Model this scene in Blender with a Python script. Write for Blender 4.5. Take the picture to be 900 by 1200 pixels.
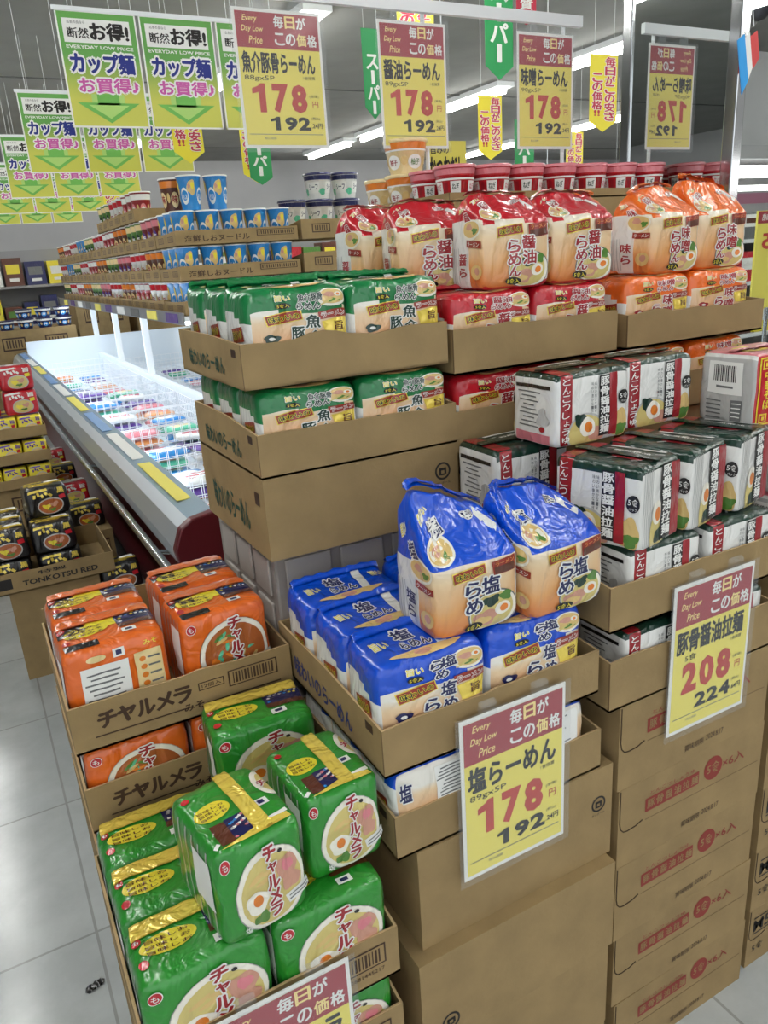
import bpy, bmesh, math, random
from mathutils import Vector, Matrix, noise
random.seed(7)
SC = bpy.context.scene
COL = SC.collection
for o in list(bpy.data.objects):
    bpy.data.objects.remove(o)

# ------------------------------------------------------------------ camera
FPX = 900.0
Yv = Vector((-65 - 450, -(333 - 600), -FPX)).normalized()
Zv = -Vector((620 - 450, -(3250 - 600), -FPX)).normalized()
Zv = (Zv - Yv * Yv.dot(Zv)).normalized()
Xv = Yv.cross(Zv)
cam = bpy.data.cameras.new('camera')
cam.sensor_fit = 'VERTICAL'
cam.sensor_height = 36.0
cam.lens = FPX / 1200.0 * 36.0
cam.clip_start = 0.02
co = bpy.data.objects.new('camera', cam)
COL.objects.link(co)
R = Matrix((Xv, Yv, Zv))
co.matrix_world = Matrix.Translation((0, 0, 1.65)) @ R.to_4x4()
SC.camera = co

# ------------------------------------------------------------------ world and exposure
W = bpy.data.worlds.new('world')
SC.world = W
W.use_nodes = True
W.node_tree.nodes['Background'].inputs[0].default_value = (0.93, 0.97, 1.0, 1)
W.node_tree.nodes['Background'].inputs[1].default_value = 1.35
vs = SC.view_settings
vs.view_transform = 'Standard'
vs.look = 'None'
vs.gamma = 1.0
vs.exposure = 0.0
vs.use_curve_mapping = False
TUBE_POWER = 40.0
FREEZER_LAMP = 14.0


# ------------------------------------------------------------------ materials
def lin(c):
    return tuple(((v / 255.0 + 0.055) / 1.055) ** 2.4 if v > 10 else v / 255.0 / 12.92 for v in c[:3]) + (1,)


MATS = {}


def mat(name, rgb, rough=0.5, metal=0.0, bump=0.0, bscale=30.0, spec=0.5, var=0.0, vscale=8.0, emit=0.0, trans=0.0, coat=0.0):
    if name in MATS:
        return MATS[name]
    m = bpy.data.materials.new(name)
    m.use_nodes = True
    nt = m.node_tree
    b = nt.nodes['Principled BSDF']
    b.inputs['Base Color'].default_value = lin(rgb)
    b.inputs['Roughness'].default_value = rough
    b.inputs['Metallic'].default_value = metal
    b.inputs['Specular IOR Level'].default_value = spec
    if coat:
        b.inputs['Coat Weight'].default_value = coat
        b.inputs['Coat Roughness'].default_value = 0.12
    if trans:
        b.inputs['Transmission Weight'].default_value = trans
    if emit:
        b.inputs['Emission Color'].default_value = lin(rgb)
        b.inputs['Emission Strength'].default_value = emit
    tc = None
    if bump or var:
        tc = nt.nodes.new('ShaderNodeTexCoord')
    if bump:
        n = nt.nodes.new('ShaderNodeTexNoise')
        n.inputs['Scale'].default_value = bscale
        n.inputs['Detail'].default_value = 3.0
        n.inputs['Distortion'].default_value = 0.6
        nt.links.new(tc.outputs['Object'], n.inputs['Vector'])
        bp = nt.nodes.new('ShaderNodeBump')
        bp.inputs['Strength'].default_value = bump
        bp.inputs['Distance'].default_value = 0.006
        nt.links.new(n.outputs['Fac'], bp.inputs['Height'])
        nt.links.new(bp.outputs['Normal'], b.inputs['Normal'])
        if coat:
            nt.links.new(bp.outputs['Normal'], b.inputs['Coat Normal'])
    if var:
        n = nt.nodes.new('ShaderNodeTexNoise')
        n.inputs['Scale'].default_value = vscale
        n.inputs['Detail'].default_value = 5.0
        nt.links.new(tc.outputs['Object'], n.inputs['Vector'])
        r = nt.nodes.new('ShaderNodeValToRGB')
        r.color_ramp.elements[0].position = 0.3
        r.color_ramp.elements[1].position = 0.7
        r.color_ramp.elements[0].color = lin([v * (1 - var) for v in rgb])
        r.color_ramp.elements[1].color = lin([min(255, v * (1 + var)) for v in rgb])
        nt.links.new(n.outputs['Fac'], r.inputs['Fac'])
        nt.links.new(r.outputs['Color'], b.inputs['Base Color'])
    MATS[name] = m
    return m


def crinkle(m, strength=0.5):
    nt = m.node_tree
    b = nt.nodes['Principled BSDF']
    tc = nt.nodes.new('ShaderNodeTexCoord')
    mp = nt.nodes.new('ShaderNodeMapping'); mp.inputs['Scale'].default_value = (1.0, 1.0, 0.6)
    nt.links.new(tc.outputs['Object'], mp.inputs['Vector'])
    n1 = nt.nodes.new('ShaderNodeTexNoise'); n1.inputs['Scale'].default_value = 26; n1.inputs['Detail'].default_value = 2; n1.inputs['Distortion'].default_value = 1.4
    n2 = nt.nodes.new('ShaderNodeTexNoise'); n2.noise_type = 'RIDGED_MULTIFRACTAL'; n2.inputs['Scale'].default_value = 30; n2.inputs['Detail'].default_value = 3
    for n in (n1, n2): nt.links.new(mp.outputs['Vector'], n.inputs['Vector'])
    ad = nt.nodes.new('ShaderNodeMath'); ad.operation = 'MULTIPLY_ADD'; ad.inputs[1].default_value = 0.22
    nt.links.new(n2.outputs['Fac'], ad.inputs[0]); nt.links.new(n1.outputs['Fac'], ad.inputs[2])
    bp = nt.nodes.new('ShaderNodeBump'); bp.inputs['Strength'].default_value = strength; bp.inputs['Distance'].default_value = 0.012
    nt.links.new(ad.outputs[0], bp.inputs['Height'])
    nt.links.new(bp.outputs['Normal'], b.inputs['Normal']); nt.links.new(bp.outputs['Normal'], b.inputs['Coat Normal'])
    return m


def film(name, rgb, rough=0.3):      # printed plastic film, crinkled
    if 'film_' + name in MATS: return MATS['film_' + name]
    return crinkle(mat('film_' + name, rgb, rough, coat=0.6, spec=0.5))


def film_print(name, stops, horiz=None):      # film with a colour print that runs from the foot of the bag upwards
    m = film(name, stops[-1][1])
    nt = m.node_tree; b = nt.nodes['Principled BSDF']
    tc = nt.nodes.new('ShaderNodeTexCoord'); sp = nt.nodes.new('ShaderNodeSeparateXYZ'); r = nt.nodes.new('ShaderNodeValToRGB')
    nz = nt.nodes.new('ShaderNodeTexNoise'); nz.inputs['Scale'].default_value = 14; nz.inputs['Detail'].default_value = 0
    mu = nt.nodes.new('ShaderNodeMath'); mu.operation = 'MULTIPLY_ADD'; mu.inputs[1].default_value = 6.0
    m2 = nt.nodes.new('ShaderNodeMath'); m2.operation = 'MULTIPLY_ADD'; m2.inputs[1].default_value = 0.5; m2.inputs[2].default_value = -0.25
    nt.links.new(tc.outputs['Object'], sp.inputs[0]); nt.links.new(tc.outputs['Object'], nz.inputs['Vector'])
    nt.links.new(nz.outputs['Fac'], m2.inputs[0]); nt.links.new(sp.outputs['Z'], mu.inputs[0]); nt.links.new(m2.outputs[0], mu.inputs[2])
    nt.links.new(mu.outputs[0], r.inputs['Fac']); nt.links.new(r.outputs['Color'], b.inputs['Base Color'])
    e = r.color_ramp.elements
    e[0].position, e[0].color = stops[0][0], lin(stops[0][1]); e[1].position, e[1].color = stops[-1][0], lin(stops[-1][1])
    for p, c in stops[1:-1]:
        q = e.new(p); q.color = lin(c)
    return m


def ink(name, rgb, rough=0.6):
    return mat('ink_' + name, rgb, rough)


WHITE = film('white', (236, 236, 232))
BLUE = film('blue', (0, 76, 204))
PRINT = film_print('bag_print', [(.02, (214, 120, 58)), (.25, (228, 166, 104)), (.5, (234, 206, 164)), (.75, (238, 228, 208))])
PRINTL = film_print('bag_print_low', [(.2, (220, 150, 92)), (.5, (234, 206, 166)), (.62, (240, 236, 226))])
GREEN = film('green', (14, 120, 62))
CGREEN = film('charu_green', (38, 140, 42))
RED = film('red', (190, 22, 38))
ORANGE = film('orange', (240, 112, 32))
CORANGE = film('charu_orange', (228, 104, 28))
GOLD = crinkle(mat('film_gold', (250, 222, 96), 0.2, metal=0.25, coat=0.6), 0.9)
YEL = film('yellow', (240, 222, 60))
BEIGE = film('beige', (230, 204, 168))
PEACH = film('peach', (226, 150, 86))
BROWN = film('brown', (92, 44, 26))
PLAQ = film('plaque', (150, 44, 28))
BLACK = film('black', (20, 18, 20))
NAVY = film('navy', (18, 26, 84))
NOOD = film('noodle', (222, 190, 122))
SOUP = film('soup_pale', (214, 196, 120))
SOUPR = film('soup_miso', (172, 92, 44))
PORK = film('pork', (206, 150, 128))
EGGW = film('egg_white', (244, 240, 226))
YOLK = film('yolk', (228, 128, 40))
LEAF = film('leaf', (84, 132, 52))
DKGREEN = film('dark_green', (14, 52, 40))
DKRED = film('dark_red', (156, 22, 34))
MAROON = film('maroon', (120, 20, 30))
GREY = film('grey', (190, 190, 188))
GREYD = film('dark_grey', (110, 112, 112))
PINK = film('pink', (222, 130, 140))
CREAM = film('cream', (238, 214, 158))
SKY = film('sky', (40, 140, 214))
PURPLE = film('purple', (96, 60, 150))
TEAL = film('teal', (90, 190, 150))

CARD = mat('cardboard', (152, 129, 91), 0.82, bump=0.08, bscale=90, var=0.05, vscale=14, spec=0.2)
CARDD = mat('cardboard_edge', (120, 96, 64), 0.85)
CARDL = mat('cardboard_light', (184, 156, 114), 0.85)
SEAM = mat('cardboard_slit', (62, 46, 28), 0.9)
PK = ink('black', (30, 26, 24))
PR = ink('carton_red', (140, 48, 40))
PGR = ink('carton_green', (30, 74, 58))
PNV = ink('carton_navy', (40, 52, 110))
PBR = ink('carton_brown', (64, 42, 26))
PW = ink('paper_white', (240, 240, 236))
CY = ink('card_yellow', (240, 226, 104))
CM = ink('card_maroon', (164, 52, 62))
CRD = ink('card_red', (192, 62, 50))
CCR = ink('card_cream', (250, 226, 150))
STEEL = mat('steel', (196, 202, 206), 0.25, metal=1.0)
CHROME = mat('chrome', (210, 212, 214), 0.12, metal=1.0)
MIRROR = mat('mirror_glass', (226, 230, 228), 0.01, metal=1.0)
WPL = mat('white_plastic', (236, 240, 242), 0.4)
CLEAR = mat('clear_plastic', (226, 236, 240), 0.08, trans=0.0)
WIRE = mat('wire_white', (240, 242, 244), 0.35)
FRED = mat('freezer_red', (96, 22, 32), 0.35)


def clear_mat():
    m = MATS['clear_plastic']
    nt = m.node_tree
    b = nt.nodes['Principled BSDF']
    t = nt.nodes.new('ShaderNodeBsdfTransparent')
    mx = nt.nodes.new('ShaderNodeMixShader')
    mx.inputs[0].default_value = 0.06
    nt.links.new(t.outputs[0], mx.inputs[1])
    nt.links.new(b.outputs[0], mx.inputs[2])
    nt.links.new(mx.outputs[0], nt.nodes['Material Output'].inputs[0])


clear_mat()


def emit_mat(name, rgb, strength):
    m = bpy.data.materials.new(name)
    m.use_nodes = True
    nt = m.node_tree
    nt.nodes.clear()
    e = nt.nodes.new('ShaderNodeEmission')
    e.inputs[0].default_value = lin(rgb)
    e.inputs[1].default_value = strength
    o = nt.nodes.new('ShaderNodeOutputMaterial')
    nt.links.new(e.outputs[0], o.inputs[0])
    return m


# ------------------------------------------------------------------ object helpers
def tag(o, label=None, cat=None, group=None, kind=None):
    if label: o['label'] = label
    if cat: o['category'] = cat
    if group: o['group'] = group
    if kind: o['kind'] = kind
    return o


def empty(name, loc=(0, 0, 0), rz=0.0, label=None, cat=None, group=None):
    o = bpy.data.objects.new(name, None)
    o.empty_display_size = 0.05
    COL.objects.link(o)
    o.location = loc
    o.rotation_euler = (0, 0, rz)
    return tag(o, label, cat, group)


class MB:
    def __init__(s):
        s.v, s.f, s.m, s.s, s.slots = [], [], [], [], []

    def mi(s, m):
        if m not in s.slots: s.slots.append(m)
        return s.slots.index(m)

    def add(s, vs_, fs, m, smooth=False):
        o = len(s.v); k = s.mi(m)
        s.v += [tuple(p) for p in vs_]
        for f in fs:
            s.f.append([i + o for i in f]); s.m.append(k); s.s.append(smooth)

    def box(s, x0, y0, z0, x1, y1, z1, m):
        P = [(x0, y0, z0), (x1, y0, z0), (x1, y1, z0), (x0, y1, z0), (x0, y0, z1), (x1, y0, z1), (x1, y1, z1), (x0, y1, z1)]
        s.add(P, [(0, 3, 2, 1), (4, 5, 6, 7), (0, 1, 5, 4), (1, 2, 6, 5), (2, 3, 7, 6), (3, 0, 4, 7)], m)

    def tube(s, p0, p1, r, m, n=10, r1=None, caps=True):
        p0, p1 = Vector(p0), Vector(p1)
        d = (p1 - p0).normalized()
        a = d.orthogonal().normalized(); b = d.cross(a)
        r1 = r if r1 is None else r1
        V = []
        for p, q in ((p0, r), (p1, r1)):
            for i in range(n):
                t = 2 * math.pi * i / n
                V.append(p + (a * math.cos(t) + b * math.sin(t)) * q)
        s.add(V, [(i, (i + 1) % n, n + (i + 1) % n, n + i) for i in range(n)], m, True)
        if caps:
            s.add(V[:n], [tuple(reversed(range(n)))], m); s.add(V[n:], [tuple(range(n))], m)

    def lathe(s, prof, m, n=24, c=(0, 0, 0)):
        V = []
        for r, z in prof:
            for i in range(n):
                t = 2 * math.pi * i / n
                V.append((c[0] + r * math.cos(t), c[1] + r * math.sin(t), c[2] + z))
        F = []
        for j in range(len(prof) - 1):
            for i in range(n):
                F.append((j * n + i, j * n + (i + 1) % n, (j + 1) * n + (i + 1) % n, (j + 1) * n + i))
        s.add(V, F, m, True)

    def sweep(s, prof, axis_pts, m):         # profile (x,z) swept along y between given y's
        V = []
        n = len(prof)
        for y in axis_pts:
            V += [(x, y, z) for x, z in prof]
        F = []
        for j in range(len(axis_pts) - 1):
            for i in range(n - 1):
                F.append((j * n + i, j * n + i + 1, (j + 1) * n + i + 1, (j + 1) * n + i))
        s.add(V, F, m)

    def grid(s, fn, nu, nv, m, smooth=True, matfn=None):
        V = [fn(i / nu, j / nv) for j in range(nv + 1) for i in range(nu + 1)]
        if matfn is None:
            F = [(j * (nu + 1) + i, j * (nu + 1) + i + 1, (j + 1) * (nu + 1) + i + 1, (j + 1) * (nu + 1) + i) for j in range(nv) for i in range(nu)]
            s.add(V, F, m, smooth)
        else:
            o = len(s.v); s.v += [tuple(p) for p in V]
            for j in range(nv):
                for i in range(nu):
                    s.f.append([o + j * (nu + 1) + i, o + j * (nu + 1) + i + 1, o + (j + 1) * (nu + 1) + i + 1, o + (j + 1) * (nu + 1) + i])
                    s.m.append(s.mi(matfn((i + .5) / nu, (j + .5) / nv))); s.s.append(smooth)

    def mesh(s, name, weld=0.0):
        me = bpy.data.meshes.new(name)
        me.from_pydata(s.v, [], s.f)
        for m in s.slots: me.materials.append(m)
        me.polygons.foreach_set('material_index', s.m)
        me.polygons.foreach_set('use_smooth', s.s)
        if weld:
            bm = bmesh.new(); bm.from_mesh(me)
            bmesh.ops.remove_doubles(bm, verts=bm.verts, dist=weld)
            bm.to_mesh(me); bm.free()
        me.update()
        return me

    def build(s, name, parent=None, loc=(0, 0, 0), bevel=0.0, rz=0.0, weld=0.0):
        return link(name, s.mesh(name, weld), parent, loc, bevel, rz)


def link(name, me, parent=None, loc=(0, 0, 0), bevel=0.0, rz=0.0, rx=0.0, ry=0.0):
    o = bpy.data.objects.new(name, me)
    COL.objects.link(o)
    o.location = loc
    o.rotation_euler = (rx, ry, rz)
    if parent: o.parent = parent
    if bevel:
        b = o.modifiers.new('bevel', 'BEVEL'); b.width = bevel; b.segments = 2; b.limit_method = 'ANGLE'
    return o


# ------------------------------------------------------------------ printed artwork (inside the mesh it is printed on)
GLY = {}


def glyph(txt, bold):
    k = (txt, round(bold, 4))
    if k not in GLY:
        c = bpy.data.curves.new('t', 'FONT')
        c.body = txt; c.offset = bold; c.resolution_u = 2
        o = bpy.data.objects.new('t', c)
        me = bpy.data.meshes.new_from_object(o)
        V = [(v.co.x, v.co.y) for v in me.vertices]
        F = [tuple(p.vertices) for p in me.polygons]
        bpy.data.objects.remove(o); bpy.data.meshes.remove(me); bpy.data.curves.remove(c)
        GLY[k] = (V, F)
    return GLY[k]


class Art:
    """flat print, in percent of a W x H metre face"""
    def __init__(s, Wd, Ht, k=None):
        s.W, s.H, s.it, s.k = Wd, Ht, [], k

    def _put(s, V, F, m, L):
        if s.k is not None:      # print sits in the upper part of the face
            V = [(x, s.H * s.k + y * (1 - s.k)) for x, y in V]
        s.it.append((V, F, m, L))

    def poly(s, pts, m, L=1):
        s._put([(x * s.W / 100, y * s.H / 100) for x, y in pts], [tuple(range(len(pts)))], m, L)

    def rect(s, cx, cy, w, h, m, L=1, rot=0):
        c, n = math.cos(math.radians(rot)), math.sin(math.radians(rot))
        X, Y, a, b = cx * s.W / 100, cy * s.H / 100, w * s.W / 200, h * s.H / 200
        s._put([(X + x * c - y * n, Y + x * n + y * c) for x, y in ((-a, -b), (a, -b), (a, b), (-a, b))], [(0, 1, 2, 3)], m, L)

    def ell(s, cx, cy, w, h, m, L=1, n=28, rot=0, wob=0.0, clip=None):
        c, q = math.cos(math.radians(rot)), math.sin(math.radians(rot))
        X, Y, a, b = cx * s.W / 100, cy * s.H / 100, w * s.W / 200, h * s.H / 200
        P = [(X, Y)]
        for i in range(n):
            t = 2 * math.pi * i / n
            k = 1 + wob * math.sin(3 * t + cx) + wob * .6 * math.sin(5 * t + cy)
            x, y = a * k * math.cos(t), b * k * math.sin(t)
            P.append((X + x * c - y * q, Y + x * q + y * c))
        P = [(min(max(x, 0), s.W), min(max(y, 0), s.H)) for x, y in P]
        s._put(P, [(0, i + 1, (i + 1) % n + 1) for i in range(n)], m, L)

    def text(s, t, cx, cy, w, h, m, L=3, bold=0.02, rot=0, out=None, ow=0.05, slant=0.0):
        off = bold if all(ord(q) < 128 for q in t) else min(bold, .008)
        V, F = glyph(t, off)
        if not V: return
        x0, x1 = min(v[0] for v in V), max(v[0] for v in V)
        y0, y1 = min(v[1] for v in V), max(v[1] for v in V)
        sx, sy = w * s.W / 100 / max(x1 - x0, 1e-4), h * s.H / 100 / max(y1 - y0, .05)
        mx, my = (x0 + x1) / 2, (y0 + y1) / 2
        c, n = math.cos(math.radians(rot)), math.sin(math.radians(rot))
        X, Y = cx * s.W / 100, cy * s.H / 100

        def tr(VV):
            r = []
            for x, y in VV:
                a, b = (x - mx) * sx, (y - my) * sy
                a += b * slant
                r.append((X + a * c - b * n, Y + a * n + b * c))
            return r
        if all(ord(q) < 128 for q in t):
            if out:
                V2, F2 = glyph(t, bold + ow)
                s._put(tr(V2), F2, out, L - 1)
            s._put(tr(V), F, m, L)
            return
        # dense characters: thicken by overprinting shifted copies
        ex = max(0.0, bold - off)
        sh = [(0, 0)] if ex < .004 else ([(-ex, 0), (ex, 0)] if ex < .016 else [(-ex, 0), (ex, 0), (0, ex * .7), (0, -ex * .7)])
        for i, (dx, dy) in enumerate(sh): s._put(tr([(x + dx, y + dy) for x, y in V]), F, m, L + i * .12)
        if out:
            q = ex + ow * .8
            for i in range(8):
                dx, dy = q * math.cos(i * math.pi / 4), q * math.sin(i * math.pi / 4)
                s._put(tr([(x + dx, y + dy) for x, y in V]), F, out, L - 1 + i * .12)

    def vtext(s, t, cx, top, cw, ch, m, L=3, bold=0.02, out=None, ow=0.05, gap=1.08, rot=0):
        for i, ch_ in enumerate(t):
            r = 0
            a, b = cw, ch
            if ch_ == 'ー':
                s.text(ch_, cx, top - ch * (.5 + i * gap), ch * .9 * s.H / s.W, cw * .22 * s.W / s.H, m, L, bold, 90 + rot, out, ow); continue
            if ch_ in 'ょゅっャュョッ': a, b = cw * .75, ch * .72
            s.text(ch_, cx + (cw * .08 if a < cw else 0), top - ch * (.5 + i * gap), a, b, m, L, bold, rot, out, ow)

    def put(s, mb, fn, maxlen=0.02, base=0.0006, step=0.0003):
        groups = {}
        for V, F, m, L in s.it:
            bm = bmesh.new()
            vv = [bm.verts.new((x, y, 0)) for x, y in V]
            for f in F:
                if len(set(f)) < 3: continue
                try: bm.faces.new([vv[i] for i in f])
                except ValueError: pass
            if maxlen:
                for _ in range(5):
                    E = [e for e in bm.edges if e.calc_length() > maxlen]
                    if not E: break
                    bmesh.ops.subdivide_edges(bm, edges=E, cuts=1, use_grid_fill=True)
                    ng = [f for f in bm.faces if len(f.verts) > 4]
                    if ng: bmesh.ops.triangulate(bm, faces=ng)
            bm.verts.index_update()
            off = base + step * L
            P = [fn(v.co.x, v.co.y, off) for v in bm.verts]
            FF = [[v.index for v in f.verts] for f in bm.faces if f.calc_area() > 1e-12]
            bm.free()
            # keep the winding facing outwards
            FF2 = []
            for f in FF:
                FF2.append(f)
            mb.add(P, FF2, m, maxlen > 0)


def flat(mb, art, origin, ux, uy, base=0.0005, step=0.00025, maxlen=0):
    o, ux, uy = Vector(origin), Vector(ux), Vector(uy)
    n = ux.cross(uy)
    art.put(mb, lambda x, y, f: o + ux * x + uy * y + n * f, maxlen, base, step)


# ------------------------------------------------------------------ bags of noodles
def deform(w, d, h, seed, n=8.0, wr=0.0022, pinch=None, bulge=0.05, ridge=0.0):
    off = Vector((seed * 7.31, seed * 3.7, seed * 1.9))

    def D(p):
        x, y, z = p
        a, b, c = 2 * x / w, 2 * y / d, 2 * z / h - 1
        mx = max(abs(a), abs(b), abs(c), 1e-6)
        q = (abs(a) ** n + abs(b) ** n + abs(c) ** n) ** (1 / n) / max(mx, 1e-6)
        k = 1 / q ** min(1.0, mx ** 3)
        bb = b * (1 + bulge * (1 - min(1, a * a)) * (1 - min(1, c * c)))
        a, bb, cc = a * k, bb * k, (c * k if c > 0 else max(c * k, -1))
        t = 0.0
        if pinch:
            zc, shift, peak, side = pinch
            u = (cc + 1) / 2
            if u > zc:
                t = (u - zc) / (1 - zc)
                s = t * t * (3 - 2 * t) * .35 + t * .65
                bb = bb * (1 - .8 * s) + shift * s
                a = a * (1 - .07 * s)
                cc += 2 * peak * t * t * (0.5 - 0.5 * a * side) - 2 * .05 * t * (abs(a) ** 3)
        if ridge and cc > 0:
            cc += ridge * math.exp(-((bb - .72) / .16) ** 2) * max(0, cc) ** 4 * 2
        X = Vector((a * w / 2, bb * d / 2, (cc + 1) * h / 2))
        amp = wr * (1 + 2.6 * t)
        nv = noise.noise_vector(X * 17 + off) * amp + noise.noise_vector(X * 45 + off) * amp * .5
        if t > 0:
            nv.y += amp * 1.6 * noise.noise(Vector((X.x * 55, X.z * 12, seed))) 
        fl = min(1, max(0, (X.z) / .02))
        nv.z *= fl if X.z < .02 else 1
        return X + nv
    return D


def bag(key, w, d, h, D, matfn, arts, cell=0.009):
    mb = MB()
    faces = {
        'front': (lambda u, v, o: D((-w / 2 + u * w, -d / 2 - o, v * h)), w, h),
        'back': (lambda u, v, o: D((w / 2 - u * w, d / 2 + o, v * h)), w, h),
        'left': (lambda u, v, o: D((-w / 2 - o, d / 2 - u * d, v * h)), d, h),
        'right': (lambda u, v, o: D((w / 2 + o, -d / 2 + u * d, v * h)), d, h),
        'top': (lambda u, v, o: D((-w / 2 + u * w, -d / 2 + v * d, h + o)), w, d),
        'bottom': (lambda u, v, o: D((-w / 2 + u * w, d / 2 - v * d, -o)), w, d),
    }
    nw, nd, nh = [max(6, round(q / cell)) for q in (w, d, h)]
    cnt = {'front': (nw, nh), 'back': (nw, nh), 'left': (nd, nh), 'right': (nd, nh), 'top': (nw, nd), 'bottom': (nw, nd)}
    for k, (fn, fw, fh) in faces.items():
        mb.grid(lambda u, v: fn(u, v, 0), cnt[k][0], cnt[k][1], None, True, lambda u, v, k=k: matfn(k, u, v))
    nb = len(mb.v)
    base = mb.mesh(key + '_base', weld=0.0004)
    # re-read welded base, then append the print
    mb2 = MB(); mb2.slots = mb.slots
    mb2.v = [tuple(v.co) for v in base.vertices]
    mb2.f = [list(p.vertices) for p in base.polygons]
    mb2.m = [p.material_index for p in base.polygons]
    mb2.s = [True] * len(mb2.f)
    bpy.data.meshes.remove(base)
    for k, art in arts.items():
        fn, fw, fh = faces[k]
        art.put(mb2, lambda x, y, o: fn(x / fw, y / fh, o), 0.012)
    return mb2, faces


LIB = {}          # key -> list of (part name, mesh)


def seal(faces, face, u0, v0, u1, v1, m, n=18, along='u', lift=0.004, thick=0.0018, wob=0.0012):
    fn, fw, fh = faces[face]
    mb = MB()
    def top(a, b):
        if along == 'u': u, v = u0 + a * (u1 - u0), v0 + b * (v1 - v0)
        else: u, v = u0 + b * (u1 - u0), v0 + a * (v1 - v0)
        return u, v
    for sgn, o in ((1, lift), (-1, lift - thick)):
        mb.grid(lambda a, b: fn(*top(a, b), o + wob * math.sin(a * 40) * (1 - abs(2 * b - 1)) + .0006 * math.sin(b * 25)), n, 6, m)
    return mb.mesh('seal')


def ramen_lying(key, main, tcol, cols, plaq, seed, big, h=.142, low=False):
    w, d = .186, .114
    K = .40
    D = deform(w, d, h, seed, 9, .0022, ridge=.05)
    def mf(k, u, v):
        if k == 'top': return main
        if k == 'bottom': return BEIGE
        if k in ('left', 'right'):
            return main if v > (.7 if not low else .9) + .08 * math.sin(u * 5) else (WHITE if .1 < v else PEACH)
        lim = .72 + .03 * math.sin(u * 6 + 1)
        if low and k == 'front': return PRINTL
        if v > lim: return main
        return PRINTL
    f = Art(w, h, K)
    f.ell(84, 76, 34, 36, EGGW, 1); f.ell(84, 77, 29, 29, NOOD, 2)
    f.ell(80, 80, 12, 10, PORK, 3, wob=.1); f.ell(90, 80, 9, 9, EGGW, 3); f.ell(90, 80, 4, 5, YOLK, 4); f.ell(84, 69, 14, 6, LEAF, 3, wob=.2)
    for i in range(4): f.ell(74 + i * 5, 66 + (i % 2) * 4, 9, 3, SOUP, 4, rot=20)
    # title, white edged
    if len(cols) == 1:
        f.text(cols[0][0], 64, 80, 15, 17, tcol, 4, .03, 0, WHITE, .09)
        f.text('ら', 53, 80, 12, 16, tcol, 4, .03, 0, WHITE, .09)
        f.text('め', 57, 63, 12, 13, tcol, 4, .03, 0, WHITE, .09)
    else:
        f.text(cols[0], 60, 79, 24, 14, tcol, 4, .03, 0, WHITE, .09)
        f.text('らめん', 58, 64, 24, 12, tcol, 4, .03, 0, WHITE, .09)
    f.ell(33, 66, 15, 10, BLACK, 3); f.text('5食入', 33, 66, 12, 6, YEL, 5, .02)
    f.text('旨い', 33, 80, 15, 11, YEL, 4, .02, 0, WHITE, .08)
    f.rect(33, 46, 37, 19, GOLD, 3, 9); f.rect(33, 46, 35, 16, plaq, 4, 9); f.text('味わいの', 33, 46, 31, 11, BLACK, 6, .02, 9, YEL, .06)
    f.rect(83, 46, 31, 14, plaq, 3, 4); f.text('ラーメン', 83, 46, 26, 9, plaq, 6, .02, 4, WHITE, .08)
    f.poly([(70, 34), (98, 40), (98, 8), (74, 8)], GOLD, 2); f.text('旨', 88, 24, 10, 16, BROWN, 4, .02)
    f.text(big[0], 62, 36, 14, 24, tcol, 5, .03, -4, WHITE, .08)
    f.text(big[1], 46, 16, 14, 24, tcol, 5, .03, 0, WHITE, .08)
    f.text(big[2], 63, 9, 14, 20, tcol, 5, .03, 0, WHITE, .08)
    f.ell(20, 12, 15, 15, tcol, 3, wob=.12); f.ell(20, 12, 6, 6, WHITE, 4)
    if low:
        f = Art(w, h); f.rect(64, 72, 50, 44, PW, 2, 2)
        for i in range(9): f.rect(62 - (i * 7 % 9), 54 + i * 4.4, 38 - (i * 13 % 14), 1.7, GREYD, 3, 2)
        f.text(big[0], 10, 74, 12, 22, tcol, 5, .03, 0, WHITE, .08)
    t = Art(w, d)
    t.rect(68, 50, 9, 86, WHITE, 1, -6)
    t.text('塩' if big[0] == '塩' else big[0], 42, 62, 16, 26, tcol, 4, .03, 0, WHITE, .09)
    t.text('らめん', 46, 34, 26, 18, tcol, 4, .03, 0, WHITE, .09)
    t.ell(50, 12, 62, 18, NOOD, 2, wob=.08); t.ell(45, 12, 16, 12, PORK, 3)
    t.text('旨い', 18, 50, 14, 20, YEL, 4, .02, 0, WHITE, .08); t.text('旨い', 88, 60, 13, 18, YEL, 4, .02, 0, WHITE, .08)
    l = Art(d, h)
    for i in range(5): l.rect(14 + i * 16, 34, 3, 46, GREY, 1, 4)
    l.rect(58, 52, 44, 16, plaq, 2, 8); l.text('味わいの', 58, 52, 38, 10, BLACK, 5, .02, 8, YEL, .06)
    l.text(big[0], 60, 24, 24, 26, tcol, 4, .03, 0, WHITE, .08)
    b = Art(w, h)
    b.rect(50, 40, 76, 60, PW, 2)
    for i in range(9): b.rect(50, 18 + i * 5.4, 66 - (i * 13 % 30), 1.6, GREYD, 3)
    mb, fc = bag(key, w, d, h, D, mf, {'front': f, 'top': t, 'left': l, 'right': l, 'back': b})
    LIB[key] = [(None, mb.mesh(key)), ('seal_strip', seal(fc, 'top', .03, .78, .97, .97, main, 22))]


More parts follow.
